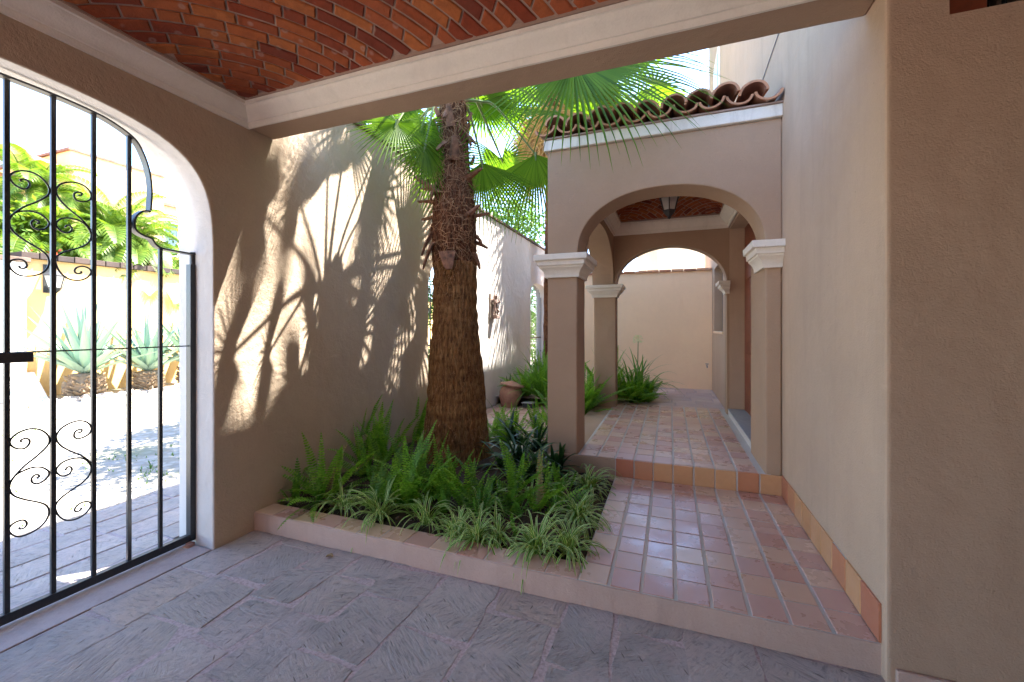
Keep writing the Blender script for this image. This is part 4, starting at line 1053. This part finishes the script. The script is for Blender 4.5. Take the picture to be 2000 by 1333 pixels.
def boot(z,a,L,w,out,tilt,lean=0):
    c=tb.lerp(tt,z/4.4); rr=trunk_r(z)*.97; rad=V((math.cos(a),math.sin(a),0)); tan=V((-math.sin(a),math.cos(a),0))
    d=(rad*out+V((0,0,1))*tilt+tan*lean).normalized(); n_=(tan.cross(d)).normalized()
    p0=V((c.x,c.y,z))+rad*rr; rows=[]
    for k in range(7):
        t=k/6; p=p0+d*L*t+rad*.02*math.sin(t*2); ww=w*(1-.55*t)*(1 if k<6 else .75)
        th=.022*(1-.5*t)
        jj=r.uniform(-.006,.006)
        rows.append([p-tan*ww-n_*th*.2,p-tan*ww*.5+n_*th+V((0,0,jj)),p+tan*ww*.5+n_*th,p+tan*ww-n_*th*.2,p-n_*th])
    mb=MB(); mb.grid(rows,0,False,closed=True); mb.face(rows[-1]); mb.build('leaf_base',M['boot'],palm)
# camera-facing stubs seen in the photo (angles: -Y faces the gate side)
for z,a,L,w,out,tilt,lean in [(3.05,R(175),.20,.045,1,.15,0),(2.90,R(190),.17,.03,1,.05,0),(3.08,R(-20),.20,.05,1,.30,0),(2.93,R(-112),.34,.065,.25,.7,-.9),(2.55,R(-150),.26,.06,.35,-1,.0),(2.42,R(-142),.28,.05,.3,-1,.15),
    (2.75,R(178),.16,.04,1,-.1,0),(2.72,R(5),.15,.03,1,.1,0),(2.45,R(15),.12,.05,1,-.6,0),(3.25,R(-60),.22,.06,.45,1,0),(3.45,R(-120),.22,.055,.3,1,.1),(2.32,R(-80),.2,.09,.25,-1,.2),(3.6,R(-70),.22,.05,.3,1,-.1),(3.75,R(-140),.24,.05,.35,1,0)]: boot(z,a,L,w,out,tilt,lean)
for k in range(20):
    boot(r.uniform(2.25,4.0),r.uniform(0,6.283),r.uniform(.1,.2),r.uniform(.035,.075),r.uniform(.12,.35),r.choice((1,1,-.7,-1))*r.uniform(.5,1),r.uniform(-.4,.4))
mb=MB()
for k in range(2200):
    z=r.uniform(2.2,4.15); a=r.uniform(0,6.283); c=tb.lerp(tt,z/4.4); rr=trunk_r(z)+.005
    p=V((c.x+math.cos(a)*rr,c.y+math.sin(a)*rr,z)); rad=V((math.cos(a),math.sin(a),0)); tan=V((-math.sin(a),math.cos(a),0))
    d=(tan*r.uniform(-1,1)+V((0,0,r.uniform(-1,1)))+rad*r.uniform(-.1,.35)).normalized(); L=r.uniform(.04,.14); q=p.copy(); pts=[]
    w=r.uniform(.0008,.0026)
    bend=V((r.uniform(-1,1),r.uniform(-1,1),r.uniform(-1.2,.6)))*.35; s=d.cross(rad); s=s.normalized() if s.length>.05 else tan
    rows=[]
    for t in range(5):
        rows.append([q-s*w,q+s*w]); d=(d+bend*.5).normalized(); q=q+d*L/4
        v2=V((q.x-c.x,q.y-c.y,0)); 
        if v2.length<rr-.01: q=q+v2.normalized()*(rr-.01-v2.length)
    mb.grid(rows,0,False)
o=mb.build('fibre',M['hair'],palm); o['kind']='stuff'
# short bristles that roughen the lower trunk outline
mb=MB()
for k in range(5200):
    z=r.uniform(.12,2.2); a=r.uniform(0,6.283); c=tb.lerp(tt,z/4.4); rr=trunk_r(z)-.004
    rad=V((math.cos(a),math.sin(a),0)); tan=V((-math.sin(a),math.cos(a),0)); p=V((c.x,c.y,z))+rad*rr
    d=(rad*r.uniform(.15,.8)+V((0,0,r.uniform(-1,.5)))+tan*r.uniform(-.5,.5)).normalized(); L=r.uniform(.012,.034)*(1.7 if z<.6 else 1); s=tan*r.uniform(.002,.005)
    mb.face([p-s,p+s,p+d*L])
o=mb.build('bristle',M['hair'],palm); o['kind']='stuff'
crown=V((-2.13,4.03,4.30))
# the four fronds seen below the beam
palm_frond(palm,(-2.02,3.98,3.93),P(1046,302,Y=4.55),(.03,.0,-1),(.2,-1,.1),1.0,1,sag=.20,droop=.9,cup=.35,spread=140,n=38)
palm_frond(palm,(-2.05,4.1,3.92),P(941,318,Y=4.25),(.14,.0,-1),(.3,-1,.15),.9,2,sag=.1,droop=.9,cup=.3,spread=130,n=34)
palm_frond(palm,(-2.25,4.0,3.95),P(778,296,Y=4.45),(-.55,.55,-.55),(-.4,-.5,1),.85,3,sag=.12,droop=.35,cup=.2)
palm_frond(palm,(-2.03,3.95,4.12),P(1120,118,Y=3.62),(.80,-.02,-.42),(.05,-.8,.6),1.32,4,sag=.12,droop=.8,cup=.15,spread=235,n=60)
palm_frond(palm,(-2.05,4.1,4.2),(-1.25,4.75,4.05),(1,.5,-.35),(.2,-.5,.9),.9,5,sag=.15,droop=.4)
# the rest of the crown: each frond hub lies on the sun ray of a place on the wall that the photo shows shaded
crown=V((-2.13,3.86,4.32)); SUN=V((1.0,.95,2.8))
for k,(u,v,L,up,rad,dr) in enumerate([(455,690,1.15,0,.55,.5),(690,660,1.0,0,.72,.5),(785,520,1.15,1,.74,.4),(640,345,1.0,1,.70,.3),(585,395,1.0,1,.42,.4),(730,380,1.15,1,.72,.35),(812,650,1.1,0,.80,.5),(610,640,.85,0,.6,.5),(705,575,.95,0,.55,.5),(585,740,1.1,0,.55,.5),(515,420,1.2,1,.50,.4),(525,690,1.2,0,.5,.5)]):
    q=P(u,v,X=XL); best=None
    for n_ in range(10,220):
        t=n_*.01; h_=q+SUN*t; e=abs((h_-crown).length-L)+(0 if (h_.z>crown.z)==bool(up) else .25)
        if best is None or e<best[0]: best=(e,h_)
    hub=best[1]; d=(hub-crown).normalized(); ax=(d+V((0,0,-.5))).normalized()
    palm_frond(palm,crown+V((d.x*.1,d.y*.1,-.05)),hub,ax,V((0,0,1))+d*.3+V((.25,.2,0)),rad,910+k,sag=.08,droop=dr,cup=.25,pr=(.024,.012))
for k,(az,el,L) in enumerate([(.5,.9,1.1),(1.2,.35,1.15),(2.0,1.0,1.0),(1.7,.1,1.1),(.1,.3,1.2),(3.0,1.25,.9)]):
    d=V((math.cos(az)*math.cos(el),math.sin(az)*math.cos(el),math.sin(el))); hub=crown+d*L
    palm_frond(palm,crown+V((d.x*.1,d.y*.1,0)),hub,d+V((0,0,-.45)),V((0,0,1))+d*.3,.88,960+k,sag=.07,droop=.4,cup=.25)

def bg_palm(label,base,h,seed,R0=1.1,n=16,dead=22,trunk_r=.2,group=None):
    t=thing('fan_palm',label,'palm',group=group); b=V(base); c=b+V((.05,.0,h)); r=random.Random(seed)
    mb=MB(); rows=[]
    for i in range(50):
        z=i/49; row=[]
        for j in range(20):
            a=j*math.pi/10; q=V((math.cos(a)*4,math.sin(a)*4,z*h*4)); rr=trunk_r*(1.25-.4*z)+.03*noise.noise(q)
            row.append(b.lerp(c,z)+V((math.cos(a)*rr,math.sin(a)*rr,0)))
        rows.append(row)
    mb.grid(rows,0,True,closed=True); mb.build('trunk',M['trunk_up'],t)
    for k in range(n):
        az=k*2.39996; el=R(-5+80*((k*5)%n)/n); d=V((math.cos(az)*math.cos(el),math.sin(az)*math.cos(el),math.sin(el)))
        palm_frond(t,c,c+d*r.uniform(.9,1.2),d+V((0,0,-.5)),V((0,0,1))+d*.3,R0*r.uniform(.85,1.1),seed+k,droop=.45,n=34,spread=280)
    mb=MB()
    for k in range(dead):
        az=r.uniform(0,6.283); d=V((math.cos(az),math.sin(az),-.5)).normalized(); hub=c+V((0,0,-.1-.9*k/dead))+d*r.uniform(.4,.7)+V((0,0,-.35))
        fan(mb,hub,V((d.x*.35,d.y*.35,-1)),V((d.x,d.y,.3)),R0*r.uniform(.75,1.0),r,26,R(170),.2,.4)
        mb.tube([c+V((0,0,-.1-.9*k/dead)),hub],.012,5)
    mb.build('dead_fronds',M['leaf_dead'],t)
    return t
bg_palm('second fan palm with a skirt of golden dead fronds, behind the far garden gate side',(-2.62,9.7,.14),7.1,2000,1.25,15,40,.17)
bg_palm('far fan palm with dead straw-coloured fronds rising over the portico roof',(-1.55,11.2,.0),7.7,2100,1.5,14,50,.2)

# ------------------------------------------------------------------ broadleaf trees beyond the walls
def tree(label,base,h,cr,seed,nl=5200,leaf=.075,mat='tree_leaf',group=None):
    t=thing('tree',label,'tree',group=group); r=random.Random(seed); b=V(base); mb=MB()
    top=b+V((r.uniform(-.2,.2),r.uniform(-.2,.2),h*.62)); mb.tube(cat([b,b.lerp(top,.5)+V((.08,.05,0)),top],5),[.13,.12,.11,.10,.095,.09,.085,.08,.07,.06,.05],8)
    clumps=[]
    for k in range(13):
        a=r.uniform(0,6.283); e=r.uniform(-.2,1.3); d=V((math.cos(a)*math.cos(e),math.sin(a)*math.cos(e),math.sin(e)*.8))
        c=top+V((0,0,h*.1))+d*cr*r.uniform(.45,.95); clumps.append((c,cr*r.uniform(.28,.5)))
        mb.tube(cat([b.lerp(top,r.uniform(.6,1)),top.lerp(c,.5)+V((0,0,.1)),c],4),[.045,.042,.04,.035,.03,.025,.02,.015,.01][:9],5)
    mb.build('trunk',M['bark'],t); mb=MB()
    for k in range(nl):
        c,s=r.choice(clumps); d=V((r.gauss(0,1),r.gauss(0,1),r.gauss(0,1))).normalized(); p=c+d*s*r.random()**.4
        u=V((r.uniform(-1,1),r.uniform(-1,1),r.uniform(-.8,.4))).normalized(); w=u.orthogonal().normalized(); w.rotate(Matrix.Rotation(r.uniform(0,6),3,u)); L=leaf*r.uniform(.7,1.3)
        mb.face([p,p+u*L*.5+w*L*.28,p+u*L,p+u*L*.5-w*L*.28])
    mb.build('crown',M[mat],t); return t
gt='street trees beyond the courtyard wall'
tree('leafy green tree beyond the courtyard wall, its crown showing left of the front column',(-4.6,12.0,0),5.6,1.9,51,6500,.10,group=gt)
tree('small tree behind the wall coping, left of the palm trunk',(-4.25,5.5,0),5.6,1.35,52,6500,.09,group=gt)
tree('rounded street tree hidden behind the gate wall, shading the cobbles',(-5.4,5.2,0),4.6,1.1,55,4200,.09,group=gt)
tree('green tree seen through the bars of the far garden gate',(-5.5,14.5,0),4.2,2.0,53,5500,.10,group=gt)
tree('shrubby tree seen through the narrow scrolled gate',(-6.0,8.6,0),2.6,1.1,54,3500,.08,group=gt)
def hedge_mass(name,label,x0,x1,y0,y1,z1,n,seed,mat='tree_leaf'):
    r=random.Random(seed); mb=MB()
    for k in range(n):
        y=r.uniform(y0,y1); x=r.uniform(x0,x1); z=z1*(.8+.35*noise.noise(V((x,y*1.3,seed))))*r.random()**.7
        p=V((x,y,z)); u=V((r.uniform(-1,1),r.uniform(-1,1),r.uniform(-.6,.8))).normalized(); w=u.orthogonal().normalized(); w.rotate(Matrix.Rotation(r.uniform(0,6),3,u)); L=r.uniform(.06,.13)
        mb.face([p,p+u*L*.5+w*L*.3,p+u*L,p+u*L*.5-w*L*.3])
    return tag(mb.build(name,M[mat]),label,'hedge')
hedge_mass('hedge','tall green hedge filling the view through the far garden gate',-5.4,-4.6,11.5,17.5,3.2,7000,71)
hedge_mass('hedge','low green shrubbery behind the narrow scrolled gate',-5.2,-4.75,7.2,9.6,1.3,1800,72)
# ------------------------------------------------------------------ across the street
sw=thing('street_wall','long orange stucco wall with a dark tile coping across the street','wall')
XO=-13.5
mb=MB(); mb.box(XO-.3,XO,5.05,26,-.1,3.10); mb.build('wall',M['orange'],sw)
mb=MB(); y=4.95; r=random.Random(8)
while y<26: mb.box(XO-.42,XO+.10,y+.01,y+.29,3.101,3.24+r.uniform(-.01,.01)); y+=.3
mb.build('coping',M['coping_dk'],sw,bevel=.01)
pw=thing('gate_pillar','white stucco pillar at the left end of the orange street wall','pillar')
mb=MB(); mb.box(XO-.45,XO+.12,4.35,5.04,-.1,3.0); mb.build('shaft',M['white'],pw,bevel=.01)
mb=MB(); mb.box(XO-.5,XO+.17,4.30,5.09,3.001,3.10); mb.build('cap',M['coping'],pw,bevel=.01)
mb=MB(); mb.prism([(XO+.13,4.6,-.05),(XO+.75,4.6,-.05),(XO+.13,4.6,.55)],(0,.55,0)); tag(mb.build('buttress',M['white']),'low sloping white masonry block at the foot of the white pillar','masonry')
wd=thing('street_door','dark wooden street door left of the white pillar','door')
mb=MB(); mb.box(XO-.3,XO-.1,2.6,4.34,-.05,2.9); mb.build('leaf',M['wood'],wd)
mb=MB(); mb.box(XO-.1,XO-.05,2.8,3.4,.2,2.7); mb.box(XO-.1,XO-.05,3.55,4.2,.2,2.7); mb.build('panel',M['wood'],wd,bevel=.02)
# wall lantern
wl=lantern('wall_lantern','black iron lantern fixed high on the orange street wall',(XO+.30,5.42,0),2.86,2.28,.19,6)
mb=MB(); mb.tube(cat([V((XO,5.42,2.45)),V((XO+.1,5.42,2.38)),V((XO+.22,5.42,2.42)),V((XO+.30,5.42,2.50))],5),.022,6); mb.tube(cat([V((XO,5.42,2.95)),V((XO+.12,5.42,3.08)),V((XO+.28,5.42,3.02)),V((XO+.30,5.42,2.86))],5),.018,6); mb.box(XO,XO+.03,5.34,5.50,2.35,3.0); mb.build('bracket',M['dark_iron'],wl)
def agave(label,x,y,s,seed):
    t=thing('agave',label,'agave',group='agaves along the orange street wall'); r=random.Random(seed); mb=MB()
    for k in range(150):
        z=r.uniform(0,.36)*s; a=r.uniform(0,6.283); rr=(.30-.05*z/(.36*s))*s; rad=V((math.cos(a),math.sin(a),0)); tan=V((-math.sin(a),math.cos(a),0)); p=V((x,y,z))+rad*rr*.8
        mb.prism([p-tan*.05*s,p+tan*.05*s,p+rad*.09*s+V((0,0,.05*s)),],(0,0,-.03*s))
    mb.lathe([(.0,.0),(.24*s,0),(.26*s,.2*s),(.2*s,.4*s),(0,.42*s)],(x,y,0),14); mb.build('stem',M['agave_stem'],t)
    mb=MB()
    for k in range(38):
        az=k*2.39996; f=(k/37); el=R(86-60*f**1.1)+r.uniform(-.08,.08); L=s*r.uniform(1.15,1.5)
        d=V((math.cos(az)*math.cos(el),math.sin(az)*math.cos(el),math.sin(el))); p=V((x,y,.38*s))+d*.05; rows=[]
        for q in range(8):
            tt_=q/7; sd=d.cross(V((0,0,1))); sd=sd.normalized() if sd.length>.05 else V((1,0,0)); up=sd.cross(d)
            w=s*.085*(min(1,.6+2*tt_))*max(.02,1-tt_**1.8)
            rows.append([p-sd*w+up*w*.5,p-sd*w*.5,p.copy(),p+sd*w*.5,p+sd*w+up*w*.5]); d=(d+V((0,0,-.02+.0*tt_))).normalized(); p=p+d*L/7
        mb.grid(rows)
    mb.build('leaves',M['agave'],t)
agave('large blue-green agave on a scaly stem, leftmost by the orange wall',-12.75,5.75,1.2,31)
agave('middle blue-green agave by the orange wall, seen between the right-hand bars',-12.6,6.95,1.08,32)
agave('blue-green agave partly hidden by the right jamb of the gateway',-12.65,8.05,1.2,33)
agave('blue-green agave farther along the orange wall, hidden behind the jamb',-12.65,9.6,1.0,34)
# garden stones at the wall foot
mb=MB(); r=random.Random(12)
for k in range(160):
    y=r.uniform(4.2,11); s=r.uniform(.03,.10); Mx=Matrix.Translation((-12.1+r.uniform(-.35,.25),y,-.03))@Matrix.Rotation(r.uniform(0,6),4,'Z')@Matrix.Rotation(r.uniform(-.5,.5),4,'X')
    mb.box(-s,s,-s*.8,s*.8,-s*.5,s*.5,0,Mx)
o=mb.build('edging_stones',M['stone'],bevel=.02); o['kind']='stuff'; o['label']='low line of rough stones edging the agave bed'
# feather palms
def feather(label,x,y,z0,h,n,L,seed,trunk=.12,group='feather palms behind the orange wall'):
    t=thing('feather_palm',label,'palm',group=group); r=random.Random(seed); mb=MB()
    for k in range(3):
        a=r.uniform(0,6.283); mb.tube(cat([V((x,y,z0)),V((x+.1*math.cos(a),y+.1*math.sin(a),z0+h*.5)),V((x+.25*math.cos(a),y+.25*math.sin(a),z0+h))],5),trunk*.6,7)
    mb.build('trunk',M['bark'],t); mb=MB()
    for k in range(n):
        az=r.uniform(0,6.283); el=r.uniform(.35,1.45); d=V((math.cos(az)*math.cos(el),math.sin(az)*math.cos(el),math.sin(el))); p=V((x+r.uniform(-.3,.3),y+r.uniform(-.3,.3),z0+h*r.uniform(.45,1))); m=22; pts=[];ds=[]
        for q in range(m+1):
            pts.append(p.copy()); ds.append(d.copy()); d=(d+V((0,0,-.115))).normalized(); p=p+d*L/m
        mb.tube(pts,[.018*(1-.8*q/m) for q in range(m+1)],4,cap=False)
        for q in range(3,m):
            for hh in (0,.25,.5,.75):
                b=pts[q].lerp(pts[min(q+1,m)],hh); dd=ds[q]; s=dd.cross(V((0,0,1)))
                if s.length<.05: continue
                s.normalize(); up=s.cross(dd); tt_=q/m; ll=L*.30*math.sin(math.pi*min(1,.15+tt_*.85))**.6
                for sd in(-1,1):
                    o_=(s*sd*.85+dd*.6+up*.25).normalized(); w=dd*.011; mi=b+o_*ll*.55; ti=mi+(o_+V((0,0,-.9))).normalized()*ll*.5
                    mb.face([b-w*.4,b+w*.4,mi+w,mi-w],0,None,False); mb.face([mi-w,mi+w,ti],0,None,False)
    mb.build('fronds',M['areca'],t)
feather('bushy feather palm behind the orange wall, left of the second gate bar',-15.2,5.9,2.4,1.3,46,1.7,41)
feather('taller yellowish feather palm at the roof eave of the orange house',-15.8,6.2,3.0,2.5,30,1.6,42)
feather('dense feather palm behind the orange wall below the arched window',-15.0,7.5,2.3,1.9,60,2.0,43)
feather('feather palm at the right behind the orange wall, near the low house',-15.2,9.2,2.0,1.0,36,1.4,44)
mb=MB(); r=random.Random(19)
for k in range(22):
    p=V((-14.0+r.uniform(-.2,.2),5.55+r.uniform(-.25,.3),3.25+r.uniform(0,.2))); s=.04
    u=V((r.uniform(-1,1),r.uniform(-1,1),r.uniform(-1,1))).normalized(); w=u.orthogonal().normalized(); mb.face([p-u*s,p+w*s,p+u*s,p-w*s])
tag(mb.build('red_flowers',M['red_flower']),'small spray of red flowers above the coping of the orange wall','flowers')
# low hedge mass under the palms
mb=MB()
for k in range(5200):
    p=V((-14.6+r.gauss(0,.35),r.uniform(4.4,10.6),3.0+abs(r.gauss(0,.55)))); u=V((r.uniform(-1,1),r.uniform(-1,1),r.uniform(-.6,1))).normalized(); w=u.orthogonal().normalized(); L=r.uniform(.08,.2)
    mb.face([p,p+u*L*.5+w*L*.2,p+u*L,p+u*L*.5-w*L*.2])
tag(mb.build('hedge',M['areca']),'light green hedge showing just above the coping of the orange wall','hedge')
# the orange house
oh=thing('orange_house','orange stucco house with a brown tiled eave beyond the street wall','building')
mb=MB(); mb.box(-26,-19,8.2,11.0,0,7.55); mb.box(-26,-20.2,2.0,8.19,0,6.55); mb.box(-26,-19.6,11.01,16,0,6.6); mb.build('wall',M['orange2'],oh)
mb=MB(); mb.box(-26,-18.95,8.12,11.05,7.551,7.63); mb.box(-26,-19.5,11.06,16,6.601,6.72); mb.build('parapet_coping',M['coping'],oh)
mb=MB()
for k in range(26):
    y=2.0+.24*k
    if y>8.1: break
    pts=[V((-18.6,y,6.72)),V((-20.3,y,7.28)),V((-22.5,y,8.0))]; mb.tube(pts,.11,8)
mb.build('roof_tiles',M['clay'],oh)
mb=MB(); mb.prism([(-18.7,1.9,6.62),(-22.5,1.9,7.88),(-22.5,1.9,7.80),(-18.7,1.9,6.52)],(0,6.28,0)); mb.build('eave_boards',M['wood'],oh)
mb=MB()
for k in range(12): mb.box(-20.2,-18.8,2.1+.5*k,2.2+.5*k,6.40,6.5)
mb.build('rafters',M['wood'],oh)
mb=MB(); mb.prism([(-18.99,8.75+.75*(1-math.cos(math.pi*k/12)),4.95+.75*math.sin(math.pi*k/12)) for k in range(13)][::-1]+[(-18.99,8.75,4.0),(-18.99,10.25,4.0)],(.05,0,0)); mb.build('arched_window',M['dark_wood'],oh)
mb=MB(); mb.box(-19.6,-19.55,11.35,12.4,4.6,5.9); wdo=mb.build('window',M['blue_glass'],oh)
mb=MB()
for y0,y1,z0,z1 in((11.25,11.35,4.5,6.0),(12.4,12.5,4.5,6.0),(11.35,12.4,5.9,6.0),(11.35,12.4,4.5,4.6),(11.84,11.90,4.6,5.9)): mb.box(-19.6,-19.52,y0,y1,z0,z1)
mb.build('frame',M['white'],wdo)
# ------------------------------------------------------------------ light
sd=V((-1.0,-.95,-2.8)).normalized()
sl=bpy.data.lights.new('sun','SUN'); sl.energy=5.0; sl.angle=R(.5); sl.color=(1,.95,.87)
so=bpy.data.objects.new('sun',sl); COL.objects.link(so); so.rotation_euler=sd.to_track_quat('-Z','Y').to_euler()
w=bpy.data.worlds.new('World'); scene.world=w; w.use_nodes=True; nt=w.node_tree
sk=nt.nodes.new('ShaderNodeTexSky'); sk.sky_type='NISHITA'; sk.sun_disc=False
sk.sun_elevation=math.asin(-sd.z); sk.sun_rotation=math.atan2(-sd.x,-sd.y)
sk.altitude=1900; sk.air_density=1.0; sk.dust_density=1.2; sk.ozone_density=1.0
bg=nt.nodes['Background']; bg.inputs[1].default_value=.15; nt.links.new(sk.outputs[0],bg.inputs[0])
# ------------------------------------------------------------------ camera, view
cd=bpy.data.cameras.new('camera'); cam=bpy.data.objects.new('camera',cd); COL.objects.link(cam); scene.camera=cam
cd.sensor_width=36; cd.sensor_fit='HORIZONTAL'; cd.lens=36*FOC/2000
cd.shift_x=0; cd.shift_y=-(666.5-HZ)/2000; cd.clip_start=.05; cd.clip_end=2000
cam.location=(0,0,CAM_H); cam.rotation_euler=(R(90),0,YAW)
scene.render.engine='CYCLES'
scene.view_settings.view_transform='Standard'; scene.view_settings.look='None'; scene.view_settings.gamma=1
scene.view_settings.exposure=3.05
scene.cycles.max_bounces=10; scene.cycles.diffuse_bounces=8; scene.cycles.transparent_max_bounces=8
scene.render.resolution_x=1024; scene.render.resolution_y=682
